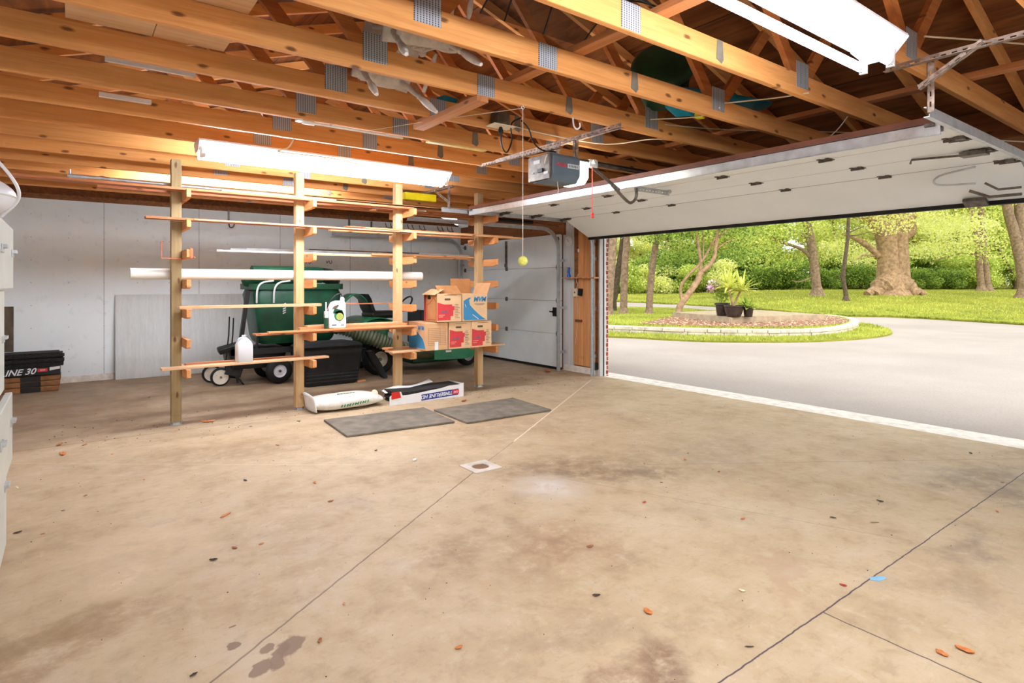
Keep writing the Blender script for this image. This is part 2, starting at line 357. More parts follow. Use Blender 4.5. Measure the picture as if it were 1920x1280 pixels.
def deck_mat():
    g = G('roof_plywood', .75, spec=.2); p = g.co(); n = g.noise(g.map(p, (8, 1, 1)), 1.6, 5, .6, .8); n2 = g.noise(p, 2.4, 4)
    y = g.n('ShaderNodeSeparateXYZ', 1, {0: p}); x = g.n('ShaderNodeSeparateXYZ', 0, {0: p})
    b = g.ramp(n, (.3, lin((96, 52, 24))), (.6, lin((138, 82, 40))), (.8, lin((156, 98, 52))))
    b = g.mix(g.rng(n2, .5, .75, 0, .4), b, lin((76, 44, 22)))
    m = g.math('ABSOLUTE', g.math('SUBTRACT', g.math('MODULO', g.math('ADD', x, 12.2), 1.22), .61)); b = g.mix(g.rng(m, .004, .008, .8, 0), b, lin((40, 24, 12)))
    g.color(b); return g.m
M_deck = deck_mat()
def plate_mat():
    g = G('toothed_gusset_steel', .5, .25); p = g.co(); x = g.n('ShaderNodeSeparateXYZ', 0, {0: p}); z = g.n('ShaderNodeSeparateXYZ', 2, {0: p})
    a = g.math('ABSOLUTE', g.math('SUBTRACT', g.math('MODULO', g.math('ADD', x, 10.), .0165), .00825)); b = g.math('ABSOLUTE', g.math('SUBTRACT', g.math('MODULO', g.math('ADD', z, 10.), .011), .0055))
    f = g.math('MULTIPLY', g.rng(a, .0028, .0038, 1, 0), g.rng(b, .0032, .0042, 1, 0))
    g.color(g.mix(f, lin((178, 182, 188)), lin((96, 84, 76)))); g.bump(f, .5, .002); return g.m
M_plate = plate_mat()
def brick_mat():
    g = G('red_brick', .85, spec=.2); p = g.co(); yz = g.n('ShaderNodeSeparateXYZ', 1, {0: p}); z = g.n('ShaderNodeSeparateXYZ', 2, {0: p}); x = g.n('ShaderNodeSeparateXYZ', 0, {0: p})
    v = g.n('ShaderNodeCombineXYZ', 0, {0: g.math('ADD', x, yz), 1: z, 2: 0.})
    b = g.t.nodes.new('ShaderNodeTexBrick'); g.set(b.inputs['Vector'], v)
    for k, q in {'Color1': lin((168, 92, 72)), 'Color2': lin((142, 72, 58)), 'Mortar': lin((206, 194, 184)), 'Scale': 1., 'Mortar Size': .008, 'Brick Width': .21, 'Row Height': .068}.items(): b.inputs[k].default_value = q
    g.color(b.outputs[0]); return g.m
M_brick = brick_mat()
def asphalt_mat():
    g = G('worn_asphalt', .85, spec=.25); p = g.co(); n = g.noise(p, .35, 5, .6); n2 = g.noise(p, 40, 3, .7); n3 = g.noise(g.map(p, (.4, 1.2, 1)), 1.4, 5, .65)
    b = g.ramp(n, (.3, lin((158, 149, 141))), (.7, lin((174, 165, 157)))); b = g.mix(g.rng(n2, .5, .75, 0, .5), b, lin((128, 119, 112)))
    b = g.mix(g.rng(n3, .55, .8, 0, .35), b, lin((158, 148, 142))); g.color(b); g.bump(n2, .3, .01); return g.m
M_asph = asphalt_mat()
def grass_mat():
    g = G('mown_grass', .8, spec=.15); p = g.co(); n = g.noise(p, .22, 7, .72); n2 = g.noise(p, 2.2, 6, .75); n3 = g.noise(p, 12, 5, .8)
    b = g.ramp(n, (.32, lin((106, 112, 34))), (.5, lin((138, 140, 46))), (.68, lin((164, 162, 64)))); b = g.mix(g.rng(n2, .48, .66, 0, .6), b, lin((98, 106, 34)))
    b = g.mix(g.rng(n3, .45, .75, 0, .4), b, lin((186, 184, 92))); b = g.mix(g.rng(n3, .72, .78, 0, .6), b, lin((230, 224, 170))); g.color(b); g.bump(n3, .5, .03); return g.m
M_grass = grass_mat()
def mulch_mat():
    g = G('bark_mulch', .9, spec=.15); p = g.co(); n = g.noise(p, 6, 5, .8); v = g.n('ShaderNodeTexVoronoi', 0, {'Vector': p, 'Scale': 7})
    b = g.ramp(n, (.35, lin((108, 72, 54))), (.55, lin((150, 108, 86))), (.7, lin((210, 180, 156)))); b = g.mix(g.rng(v, .16, .22, .6, 0), b, lin((232, 206, 180))); g.color(b); g.bump(n, .6, .03); return g.m
M_mulch = mulch_mat()
M_stone = plain('pale_limestone', (214, 204, 190), .85, var=.18, sc_=5, bump=.3)
M_deckw = plain('weathered_deck_wood', (176, 158, 130), .8, var=.16, sc_=5)
M_bark = plain('grey_brown_bark', (142, 120, 98), .9, var=.3, sc_=9, bump=.6)
M_bark2 = plain('warm_oak_bark', (168, 138, 108), .9, var=.3, sc_=6, bump=.7)
M_barkd = plain('dark_bark', (92, 78, 62), .9, var=.3, sc_=9, bump=.5)
def leaf_mat(name, c1, c2, tr=.45):
    g = G(name, .55, spec=.25); p = g.co(); n = g.noise(p, .5, 4, .6); n2 = g.noise(p, 7, 2)
    b = g.mix(g.rng(n2, .35, .65), g.ramp(n, (.35, lin(c1)), (.65, lin(c2))), g.ramp(n, (.35, lin(c2)), (.65, lin(tuple(min(255, k*1.1) for k in c2)))))
    g.color(b); t = g.n('ShaderNodeBsdfTranslucent', 0, {'Color': b}); ms = g.n('ShaderNodeMixShader', 0, {0: tr, 1: g.b.outputs[0], 2: t})
    g.t.links.new(ms, g.t.nodes['Material Output'].inputs[0]); return g.m
M_leafy = leaf_mat('yellow_green_leaves', (200, 210, 92), (232, 236, 142))
M_leafg = leaf_mat('fresh_green_leaves', (120, 152, 60), (178, 198, 92))
M_leafd = leaf_mat('deep_green_leaves', (62, 98, 46), (106, 138, 66))
M_leafp = leaf_mat('pale_spring_leaves', (222, 228, 156), (244, 246, 190))
M_blade = leaf_mat('striped_yellow_blades', (150, 172, 62), (220, 222, 118), .3)
M_pink = plain('pink_petals', (226, 186, 214), .7, var=.1)
M_pot = plain('dark_bronze_pot', (62, 52, 48), .35, var=.3)
# ---------------------------------------------------------------- the shell
XL, XF, YB, YN = -1.15, 6.33, 10.3, -.95     # left wall, front (door) wall, back wall, near wall
SY0, SY1 = 7.12, 9.92                        # side door opening
BY0, BY1 = 1.27, 6.26                        # big door opening
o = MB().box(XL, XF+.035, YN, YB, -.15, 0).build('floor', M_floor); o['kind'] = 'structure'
for v in o.data.vertices: v.co += o.location           # object space = the garage's own space, for the floor's texture
o.location = (0, 0, 0)
def world_origin(o):
    for v in o.data.vertices: v.co += o.location
    o.location = (0, 0, 0); return o
o = world_origin(MB().box(XL-.1, XF+.2, YB, YB+.1, .09, 2.54).build('wall_back', M_wall)); o['kind'] = 'structure'
m = MB().box(XL-.1, XF+.2, YB-.02, YB+.1, 0, .09); o = m.build('baseboard_back', M_conc); o['kind'] = 'structure'
o = MB().box(XL-.1, XF, YB-.01, YB+.1, 2.54, 2.57).build('trim_1', M_header); o['kind'] = 'structure'
m = MB().prism([(XL, 2.56), (XF, 2.56), (2.57, 3.92)], .1, lambda a, b, c: (a, YB+c, b)); o = m.build('wall_back', M_header); o['kind'] = 'structure'  # dark timber colour stands in for the darkness behind the rafters
o = MB().box(XL-.1, XL, YN, YB+.1, 0, 2.6).build('wall_left', M_wall); o['kind'] = 'structure'
o = world_origin(MB().box(XL-.1, XF+.2, YN-.1, YN, 0, 2.6).build('wall_near', M_wall)); o['kind'] = 'structure'
m = MB().prism([(XL, 2.6), (XF, 2.6), (2.57, 3.92)], .1, lambda a, b, c: (a, YN-c, b)); o = m.build('wall_near', M_deck); o['kind'] = 'structure'
# front wall: pieces round the two openings, timber inside and brick outside
m = MB()
m.box(XF, XF+.09, SY1, YB, 0, 2.6); m.box(XF, XF+.09, YN, BY0, 0, 2.6)
m.mi = 1; m.box(XF+.002, XF+.09, BY1+.03, SY0, .1, 2.6); m.box(XF, XF+.09, BY0, SY1, 2.12, 2.6)
m.mi = 2; m.box(XF+.005, XF+.09, BY1+.03, SY0, 0, .1)
m.mi = 3; m.box(XF+.1, XF+.16, BY1, SY0+.02, -.05, 2.62); m.box(XF+.1, XF+.16, SY1-.02, YB+.1, -.05, 2.62); m.box(XF+.1, XF+.16, YN, BY0, -.05, 2.62)
m.box(XF+.09, XF+.16, BY0, SY1, 2.14, 2.62)
m.mi = 2; m.box(XF+.09, XF+.1, BY1+.01, SY0+.02, -.05, 2.6); m.box(XF+.09, XF+.1, SY1, YB, -.05, 2.6); m.box(XF+.09, XF+.1, YN, BY0, -.05, 2.6)
o = m.build('wall_front', [M_wall, M_header, M_conc, M_brick]); o['kind'] = 'structure'
# planks on the pier between the doors
pw = [(6.36, 6.45), (6.455, 6.60), (6.605, 6.72), (6.725, 6.83)]
for i, (a, b) in enumerate(pw):
    z1 = 2.5 if i < 3 else 1.25
    tag(MB().box(XF-.022, XF+.001, a, b, .12, z1).build('wall_plank', M_planky, bevel=.002),
        ['narrow knotty plank on the wall beside the big door track', 'wide knotty plank behind the shelf nearest the big door', 'light pine plank carrying the grey switch box', 'short plank edge beside the closed door track, low on the wall'][i], 'plank')
m = MB().box(XF-.005, XF+.002, 6.835, 7.10, .1, 2.5); o = m.build('trim_2', M_grayboard); o['kind'] = 'structure'
# timber header over the closed side door
tag(MB().box(XF-.05, XF-.001, SY0-.1, SY1+.2, 2.16, 2.5).build('door_header', M_header, bevel=.003), 'dark timber header beam above the closed side garage door', 'beam')
# jambs of the big opening
for i, (y, s) in enumerate(((BY1, 1), (BY0, -1))):
    m = MB().box(XF-.01, XF+.06, y, y+.03*s, 0, 2.12); m.mi = 1; m.box(XF+.06, XF+.105, y-.005*s, y+.025*s, 0, 2.13); m.mi = 2; m.box(XF+.055, XF+.066, y-.012*s, y, 0, 2.13)
    o = m.build('trim_%d' % (3+i), [M_grayboard, M_white, M_rubber]); o['kind'] = 'structure'
# door sill of pale concrete, then the asphalt
def fn(u, v): return (XF+.12+.28*u, BY0-.6+(BY1-BY0+.9)*v, -.004-.012*u)
m = MB().box(XF+.04, XF+.17, BY0-.7, BY1+.3, -.1, -.002).box(XF+.175, XF+.44, BY0-.7, BY1+.3, -.1, -.008); o = m.build('door_sill', M_conc, bevel=.006)
tag(o, 'pale concrete sill strip across the big garage opening', 'sill')

# ---------------------------------------------------------------- roof: deck and trusses
ZB, ZC = 2.59, 2.73; SL = 1/3; XR = 2.6; XH = 6.35; XH0 = 2*XR-XH
def ztop(x): return ZC+.13+(XH-XR-abs(x-XR))*SL
def roof(x0, x1, s):
    m = MB(); m.add([(x0, YN-.4, ztop(x0)), (x1, YN-.4, ztop(x1)), (x1, YB+.4, ztop(x1)), (x0, YB+.4, ztop(x0)),
        (x0, YN-.4, ztop(x0)+.03), (x1, YN-.4, ztop(x1)+.03), (x1, YB+.4, ztop(x1)+.03), (x0, YB+.4, ztop(x0)+.03)],
        [(0,3,2,1),(4,5,6,7),(0,1,5,4),(1,2,6,5),(2,3,7,6),(3,0,4,7)])
    o = world_origin(m.build('ceiling', M_deck)); o['kind'] = 'structure'
roof(XH0-.5, XR, 1); roof(XR, XH+.55, 1)
o = MB().box(XF-.02, XF+.12, YN, YB, 2.6, 2.86).build('wall_front', M_header); o['kind'] = 'structure'
o = MB().box(XL-.1, XL, YN, YB, 2.6, 2.86).build('wall_left', M_header); o['kind'] = 'structure'
LAB = ['roof truss at the top right corner, beyond the near light fixture', 'roof truss directly above the near fluorescent light, behind its housing', 'roof truss just past the near fluorescent light, with sawn end marks and broad steel plate',
 'roof truss between the mesh cover and the nearer upturned white chair', 'roof truss from which the yellow tennis ball hangs', 'roof truss carrying the dark outlet box for the door opener',
 'roof truss with the thin white conduit fixed under it', 'roof truss with the yellow strip of wood lying against it', 'roof truss touching the back side of the far fluorescent light',
 'roof truss close in front of the lumber rack posts', 'roof truss whose underside the lumber rack posts reach', 'roof truss first behind the lumber rack posts', 'roof truss above the mower, second behind the lumber rack',
 'roof truss above the mower, third behind the lumber rack', 'last roof truss, right against the back wall']
def make_truss():
    r = thing('roof_truss', LAB[1], 'truss', group='roof trusses of the garage')
    MB().box(XH0, XH, -.019, .019, ZB, ZC).build('bottom_chord', M_truss, r, bevel=.004)
    for s in (-1, 1):
        xe = XR+s*(XH-XR+.45)
        MB().beam((xe, 0, ztop(xe)-.062), (XR, 0, ztop(XR)-.062), .038, .09).build('top_chord', M_truss, r)
        xb = XR+s*1.2; xt = XR+s*1.88
        MB().beam((xb+s*.03, 0, ZC-.05), (xt, 0, ztop(xt)-.09), .036, .085, up=(1, 0, 0)).build('web', M_web, r)
        MB().beam((xb-s*.03, 0, ZC-.05), (XR+s*.04, 0, ztop(XR)-.12), .036, .085, up=(1, 0, 0)).build('web', M_web, r)
        for yy in (-.021, .021):
            MB().box(xb-.075, xb+.075, yy-.0015, yy+.0015, ZB+.05, ZC+.075).build('gusset_plate', M_plate, r)
    MB().prism([(2.86, ZB+.03), (2.91, ZB+.01), (2.93, ZB+.035), (2.92, ZC-.002), (2.87, ZC-.002)], .0015, lambda a, b, c: (a, -.0212+c, b)).build('dark_plate', M_slab, r)
    MB().box(2.10, 2.235, -.0225, -.0195, ZB+.003, ZC-.003).build('gusset_plate', M_plate, r)
    MB().box(XR-.11, XR+.11, -.0225, -.0195, ztop(XR)-.2, ztop(XR)-.05).build('gusset_plate', M_plate, r)
    MB().box(XH-.3, XH-.08, -.0225, -.0195, ZB+.04, ZC+.03).build('gusset_plate', M_plate, r)
    return r
tr = make_truss(); TY = []
for k in range(-1, 14):
    y = 1.34+.62*k; TY.append(y); q = tr if k == -1 else copy_tree(tr)
    q.location = (0, y, 0); q['label'] = LAB[k+1]
# lateral blocks between chords, and the long brace laid over them
tag(MB().box(2.36, 2.45, .5, 6.4, ZC+.001, ZC+.039).build('lateral_brace', M_crossy, bevel=.003), 'long pine brace laid across the tops of the truss chords', 'brace')
tag(MB().box(2.09, 2.18, 3.17, 4.05, ZB-.04, ZB-.001).build('wood_block', M_crossy, bevel=.003), 'short pine block nailed under the chords beside the upturned white chair', 'block')
tag(MB().box(4.75, 4.84, .5, 6.4, ZC+.001, ZC+.039).build('lateral_brace', M_crossy, bevel=.003), 'pine brace lying over the chords near the front eaves', 'brace')
# stored things up on the chords
m = MB().box(-.02, .36, 1.9, 3.78, ZC+.001, ZC+.019); tag(m.build('plywood_sheet', M_board3), 'knotty plywood sheet lying on the chords at upper left', 'plywood')
m = MB().box(.365, .72, 1.9, 3.78, ZC+.001, ZC+.019); tag(m.build('plywood_sheet', M_board3), 'second plywood sheet butted to the right of the upper left one', 'plywood')
tag(MB().box(.17, .66, 4.36, 4.385, ZC+.002, ZC+.027).build('white_stick', M_white), 'upper of two thin white sticks lying on the chords at left', 'stick')
tag(MB().box(.16, .47, 4.97, 5.00, ZC-.06, ZC-.03).build('white_stick', M_white), 'lower of two thin white sticks between the chords at left', 'stick')
r = thing('conduit', 'thin white conduit with a small junction under the truss chord', 'conduit', (1.8, 4.45, ZB))
MB().cyl((1.42, 4.45, ZB-.012), (2.2, 4.45, ZB-.012), .009, n=8).box(1.6, 1.62, 4.435, 4.465, ZB-.012, ZB+.001).box(2.05, 2.07, 4.435, 4.465, ZB-.012, ZB+.001).build('pipe', M_pvc, r)
MB().cyl((1.36, 4.45, ZB-.014), (1.36, 4.45, ZB+.0), .03, n=14).cyl((1.38, 4.45, ZB-.012), (1.47, 4.45, ZB-.012), .017, n=10).build('junction', M_pvc, r)
tag(MB().beam((2.43, 4.45, ZB-.007), (3.02, 4.45, ZB-.007), .06, .012).build('yellow_strip', plain('yellow_pine_strip', (224, 190, 110), .6)), 'pale yellow strip of wood under a chord in the middle', 'strip')
def up_box(n, mat, c, size, rot, label, cat): return tag(MB().obox(c, size, rot).build(n, mat, bevel=.004), label, cat)
# yellow level behind the far fixture
tag(MB().box(3.4, 3.85, 6.8, 6.9, 2.45, 2.545).build('yellow_case', M_yellow, bevel=.008), 'bright yellow long case lying on the top rack boards', 'case')
# canoe-like green tub bottom and teal toy boat
m = MB(); Mx = Euler((math.radians(62), 0, math.radians(-50))).to_matrix()
m.lathe([(0.001, .02), (.2, .02), (.23, 0), (.25, -.03), (.23, -.06), (.21, -.09), (.21, -.3), (.0, -.3)], (3.72, 3.0, 3.10), 40, Mx); tag(m.build('green_tub', M_dkgreen, smooth=True), 'dark green round tub stored up among the trusses', 'tub')
m = MB(); m.lathe([(0.001, 0), (.14, .01), (.18, .06), (.19, .12), (.18, .12), (.17, .07), (.001, .03)], (1.28, 2.85, ZC+.06), 30); tag(m.build('green_bowl', M_green, smooth=True), 'shiny green basin resting on the chords at top left', 'basin')
m = MB()
def hull(u, v):
    x = 3.6+1.35*u; w = .2*math.sin(PI*min(max(u*.92+.04, 0), 1))**.6+.02; a = -PI*.95+PI*.9*v
    return (x, 2.87+w*math.cos(a), ZC+.12+(.12*math.sin(a))*(.4+.6*math.sin(PI*u))+.13*u*u)
m.grid(hull, 24, 10); o = m.build('toy_boat', M_teal, smooth=True, solid=.008); tag(o, 'teal plastic boat hull lying over the chords near the front', 'boat')
m = MB().obox((3.68, 2.8, ZC+.0), (.24, .16, .13), (.1, .1, .3)); tag(m.build('teal_box', M_teal, bevel=.02), 'teal plastic piece poking out below the boat hull', 'toy')
m = MB().obox((4.0, 2.86, ZC-.02), (.07, .07, .05), (0, 0, .3)); tag(m.build('yellow_block', M_yellow, bevel=.01), 'small yellow block under the teal boat hull', 'knob')
tag(MB().obox((2.3, 3.9, ZC+.03), (.14, .1, .06), (0, 0, .2)).build('teal_box', M_teal, bevel=.01), 'little teal box on the chords beside the short pine block', 'box')
# dark mesh pop-up cover up on the chords
g = G('black_mesh_fabric', .8); g.color(lin((30, 26, 22))); tr_ = g.n('ShaderNodeBsdfTransparent'); g.t.links.new(g.n('ShaderNodeMixShader', 0, {0: .42, 1: g.b.outputs[0], 2: tr_}), g.t.nodes['Material Output'].inputs[0])
r = thing('mesh_cover', 'dark oval mesh cover with black wire hoops among the trusses', 'mesh cover', (2.0, 2.2, ZC+.04))
def mc(u, v): return (1.72+.72*u, 1.98+.6*v, ZC+.06+.34*math.sin(PI*v)*math.sin(PI*(u*.9+.05))**.5)
MB().grid(mc, 16, 12).build('mesh_fabric', g.m, r, smooth=True)
for k in (0, .22, .6, 1):
    MB().tube([mc(k, j/14) for j in range(15)], .005, 6).build('wire_hoop', M_black, r, smooth=True)
MB().tube([mc(j/10, 0) for j in range(11)], .005, 6).build('wire_edge', M_black, r)
MB().tube([mc(j/10, .5) for j in range(11)], .004, 6).build('wire_ridge', M_black, r)
# upturned white spindle chairs hung from the chords
def turned(m, p0, p1, k=1.):
    p0 = Vector(p0); p1 = Vector(p1); L = (p1-p0).length; R = (p1-p0).to_track_quat('Z', 'Y').to_matrix()
    pr = [(.011, 0), (.016, .06), (.022, .16), (.024, .3), (.018, .42), (.012, .47), (.019, .5), (.012, .53), (.016, .6), (.02, .8), (.018, 1)]
    m.lathe([(a*k, b*L) for a, b in pr], p0, 12, R)
def make_chair(label):
    r = thing('spindle_chair', label, 'chair', group='upturned white chairs hung in the trusses')
    m = MB().grid(lambda u, v: ((u-.5)*.42, (v-.5)*.40, .44+.012*math.sin(PI*u)), 10, 10); m.build('seat', M_chair, r, smooth=True, solid=.03)
    for sx in (-1, 1):
        for sy in (-1, 1):
            q = MB(); turned(q, (sx*.22, sy*.2, 0), (sx*.15, sy*.14, .43)); q.build('leg', M_chair, r, smooth=True)
        q = MB(); turned(q, (sx*.2, -.13, .2), (sx*.2, .13, .2), .7); q.build('stretcher', M_chair, r, smooth=True)
        q = MB(); q.tube(curve([(sx*.18, .18, .45), (sx*.2, .22, .65), (sx*.22, .27, .86)]), .014, 10); q.ball((sx*.225, .285, .88), .03, 12, 8); q.build('back_post', M_chair, r, smooth=True)
    q = MB(); q.tube([(-.19, 0, .2), (.19, 0, .2)], .011, 8); q.build('stretcher', M_chair, r)
    for k in range(6):
        x = -.13+.052*k; q = MB(); q.tube([(x, .185, .45), (x*1.08, .255, .8)], .007, 8); q.build('spindle', M_chair, r)
    q = MB(); q.grid(lambda u, v: ((u-.5)*.46, .25+.03*v-.03*math.cos((u-.5)*PI), .78+.09*v+.03*math.sin(PI*u)*v), 14, 3); q.build('crest_rail', M_chair, r, smooth=True, solid=.018)
    return r
ca = make_chair('white spindle chair lying on its back lower in the trusses, beside the pine block')
ca.location = (1.735, 3.30, 2.69); ca.rotation_euler = (math.radians(-60), math.radians(3), math.radians(5))
cb = copy_tree(ca); cb['label'] = 'white spindle chair lying on its back higher up, nearer the top of the picture'
cb.location = (1.6, 2.68, 2.76); cb.rotation_euler = (math.radians(-62), math.radians(-4), math.radians(-6))

# ---------------------------------------------------------------- fluorescent fixtures
def fixture(label, y, x0=.86, x1=3.28, lit=None, zt=2.585):
    r = thing('fluorescent_light', label, 'light fixture', ((x0+x1)/2, y, zt-.155))
    sec = [(-.125, zt), (.125, zt), (.13, zt-.016), (.045, zt-.085), (-.045, zt-.085), (-.13, zt-.016)]
    MB().prism(sec, x1-x0, lambda a, b, c: (x0+c, y+a, b)).build('housing', M_whitem, r)
    for s in (-1, 1):
        MB().cyl((x0+.05, y+s*.062, zt-.125), (x1-.06, y+s*.062, zt-.125), .02, n=14).build('tube', lit or M_tube, r, smooth=True)
        for xx, d in ((x0+.012, 1), (x1-.03, -1)):
            MB().box(xx, xx+.018, y+s*.062-.017, y+s*.062+.017, zt-.15, zt-.055).cyl((xx+.008, y+s*.062, zt-.125), (xx+.008+.034*d, y+s*.062, zt-.125), .021, n=14).build('tube_socket', M_whitem, r)
    for xx in (x0-.004, x1+.001): MB().prism([(-.127, zt), (.127, zt), (.134, zt-.018), (.06, zt-.1), (-.06, zt-.1), (-.134, zt-.018)], .003, lambda a, b, c, xx=xx: (xx+c, y+a, b)).build('end_cap', M_whitem, r)
    return r
fixture('lit two-tube fluorescent light hanging in front of the lumber rack', 5.60, lit=M_tube2)
fixture('lit two-tube fluorescent light nearest the camera at top right', 1.27, .8, 3.24)
fixture('added unseen fill light shaped as a two-tube fixture behind the camera', -.5, .8, 3.24, lit=M_filltube)  # out of view, added to brighten the near floor and truss faces
fixture('added hidden fill light shaped as a two-tube fixture above the mower', 7.83, .5, 2.94, lit=M_filltube_hid, zt=2.90)  # added to brighten the back wall, kept out of sight by the chords
for xx in (.8, 2.6): tag(MB().box(xx, xx+.04, 7.55, 8.13, 2.902, 2.92).box(xx, xx+.04, 7.52, 7.56, 2.73, 2.92).box(xx, xx+.04, 8.12, 8.16, 2.73, 2.92).build('fill_light_bracket', M_board3), 'added wooden cross piece holding the hidden fill light above the mower', 'bracket', 'added cross pieces of the hidden fill light')  # supports made up to carry the added fill light
m = MB().tube(curve([(1.5, 5.05, ZB+.0), (1.47, 5.1, 2.52), (1.42, 5.14, 2.50), (1.44, 5.18, 2.49), (1.9, 5.3, 2.52), (2.32, 5.45, 2.52), (2.36, 5.55, 2.58)]), .006, 6); tag(m.build('cable', M_cord, smooth=True), 'cream cable looping down to the far fluorescent light', 'cable')
# cables along and over the chords
CB = [([(6.1, .2, 2.74), (5.2, .6, 2.76), (4.3, 1.0, 2.75), (3.78, 1.25, 2.74)], 'cream cable sagging at the top right above the perforated angle'),
      ([(3.8, 1.9, 2.60), (3.9, 2.2, 2.66), (3.85, 2.54, 2.70)], 'short cream cable between two chords right of the green tub'),
      ([(3.8, 2.55, 2.66), (3.9, 2.8, 2.67), (3.75, 3.15, 2.70)], 'short cream cable in front of the teal plastic piece'),
      ([(2.75, 3.78, 2.64), (3.2, 3.77, 2.62), (3.7, 3.6, 2.58), (3.95, 3.3, 2.6), (4.2, 3.2, 2.6)], 'cream cable stapled from the outlet box along the chord'),
      ([(4.5, 1.95, 2.60), (5.0, 2.3, 2.6), (5.7, 2.9, 2.62)], 'thin cream cable crossing the chords toward the front wall'),
      ([(3.9, 3.2, 2.7), (4.6, 3.0, 2.72), (5.6, 2.3, 2.7), (6.1, 1.3, 2.5)], 'long cream cable behind the boat hull running to the right')]
for pts, lb in CB: tag(MB().tube(curve(pts), .005, 6).build('cable', M_cord, smooth=True), lb, 'cable')
# ---------------------------------------------------------------- the closed side door
def hinge(m, x, y, z, s=1):
    m.box(x-.012, x, y-.03, y+.03, z-.035, z+.035).cyl((x-.014, y-.032, z), (x-.014, y+.032, z), .007, n=8)
d1 = thing('door_1', None, None, (XF-.04, 8.5, 0)); d1['kind'] = 'structure'
sh = .533
for k in range(4):
    MB().box(XF-.075, XF-.03, SY0-.03, SY1+.03, .045+k*sh, .045+(k+1)*sh-.005).build('panel', M_doorin, d1, bevel=.004)
MB().box(XF-.03, XF-.002, SY0-.03, SY1+.03, .01, 2.2).build('outer_skin', M_brown, d1)
MB().box(XF-.07, XF-.035, SY0-.03, SY1+.03, .004, .045).build('bottom_seal', M_rubber, d1)
for k in range(1, 4):
    for y in (SY0+.02, 8.52, SY1-.02): 
        m = MB(); hinge(m, XF-.075, y, .045+k*sh); m.build('hinge', M_dsteel, d1)
for y in (SY0+.02, SY1-.02):
    m = MB().box(XF-.085, XF-.075, y-.03, y+.03, 2.05, 2.13).cyl((XF-.09, y-.05, 2.09), (XF-.09, y+.05, 2.09), .01, n=8); m.build('top_bracket', M_dsteel, d1)
m = MB().box(XF-.1, XF-.075, 8.5, 8.54, 1.66, 2.14).box(XF-.11, XF-.1, 8.49, 8.55, 1.68, 1.74); m.build('strap', M_dsteel, d1)
m = MB().box(XF-.1, XF-.075, SY0+.02, SY0+.12, .86, 1.0).cyl((XF-.12, SY0+.1, .93), (XF-.1, SY0+.1, .93), .02, n=12).box(XF-.1, XF-.09, SY0+.1, SY0+.2, .92, .94); m.build('lock', M_black, d1)
# ---------------------------------------------------------------- tracks
def track(label, y, zt, xin, s, R=.33, xw=XF-.13):
    r = thing('door_track', label, 'track', (xw, y, 0))
    pts = [(xw, y, 0), (xw, y, zt-R)]+[(xw-R+R*math.cos(a), y, zt-R+R*math.sin(a)) for a in [PI/2*k/9 for k in range(1, 10)]]+[(xin, y, zt)]
    m = MB()
    P = [Vector(p) for p in pts]; k = len(P); sec = [(-.028, -s*.014), (-.028, s*.014), (.028, s*.014), (.028, -s*.014), (.024, -s*.014), (.024, s*.010), (-.024, s*.010), (-.024, -s*.014)]
    vs = []
    for i, p in enumerate(P):
        d = (P[min(i+1, k-1)]-P[max(i-1, 0)]).normalized(); nrm = Vector((d.z, 0, -d.x))
        vs += [p+nrm*a+Vector((0, b, 0)) for a, b in sec]
    n = len(sec); m.add(vs, [(i*n+j, i*n+(j+1) % n, (i+1)*n+(j+1) % n, (i+1)*n+j) for i in range(k-1) for j in range(n)]+[tuple(reversed(range(n))), tuple((k-1)*n+j for j in range(n))])
    m.build('rail', M_steel, r)
    for z in (.3, 1.0, 1.75): MB().box(xw+.02, XF-.001, y+s*.014, y+s*.02, z-.02, z+.02).box(XF-.006, XF-.001, y+s*.014, y+s*.07, z-.03, z+.03).cyl((XF-.012, y+s*.05, z), (XF-.004, y+s*.05, z), .01, n=8).build('wall_bracket', M_steel, r)
    return r
track('galvanised curved track at the right side of the closed side door', SY0-.06, 2.24, 3.55, -1)
track('galvanised track at the far side of the closed side door, behind the rack', SY1+.05, 2.24, 3.6, 1)
track('galvanised curved track on the pier at the left of the big opening', BY1+.07, 2.29, 3.66, 1, .36, XF-.1)
track('galvanised track of the open overhead door nearest the camera', BY0-.07, 2.29, 3.66, -1, .36, XF-.1)
def angle_iron(m, p0, p1, w=.034, t=.003, side=(0, 0, 1), flip=1):
    """perforated L section: two flanges with a row of slots"""
    p0 = Vector(p0); p1 = Vector(p1); d = (p1-p0); L = d.length; d.normalize(); u = Vector(side); u = (u-d*u.dot(d)).normalized(); v = d.cross(u)*flip
    for a, b in ((u, v), (v, u)):
        n = max(int(L/.045), 1); st = L/n
        for e0, e1 in ((0, .38), (.62, 1)):
            q = [p0+a*(w*e0), p1+a*(w*e0), p1+a*(w*e1), p0+a*(w*e1)]; m.add(q+[x+b*t for x in q], [(0,1,2,3),(7,6,5,4),(0,4,5,1),(1,5,6,2),(2,6,7,3),(3,7,4,0)])
        for i in range(n):
            s0 = p0+d*(st*i); s1 = s0+d*(st*.5); q = [s0+a*(w*.38), s1+a*(w*.38), s1+a*(w*.62), s0+a*(w*.62)]; m.add(q+[x+b*t for x in q], [(0,1,2,3),(7,6,5,4),(0,4,5,1),(2,6,7,3),(1,5,6,2),(3,7,4,0)])
r = thing('track_hanger', 'rusty perforated angle hanger at upper right over the near door track', 'hanger', (3.66, 1.2, 2.29))
m = MB(); angle_iron(m, (3.56, 1.36, 2.52), (3.56, .34, 2.52)); m.build('cross_angle', M_rust, r)
m = MB(); angle_iron(m, (3.60, 1.18, 2.27), (3.60, 1.18, 2.54), side=(0, -1, 0)); m.build('upright', M_rust, r)
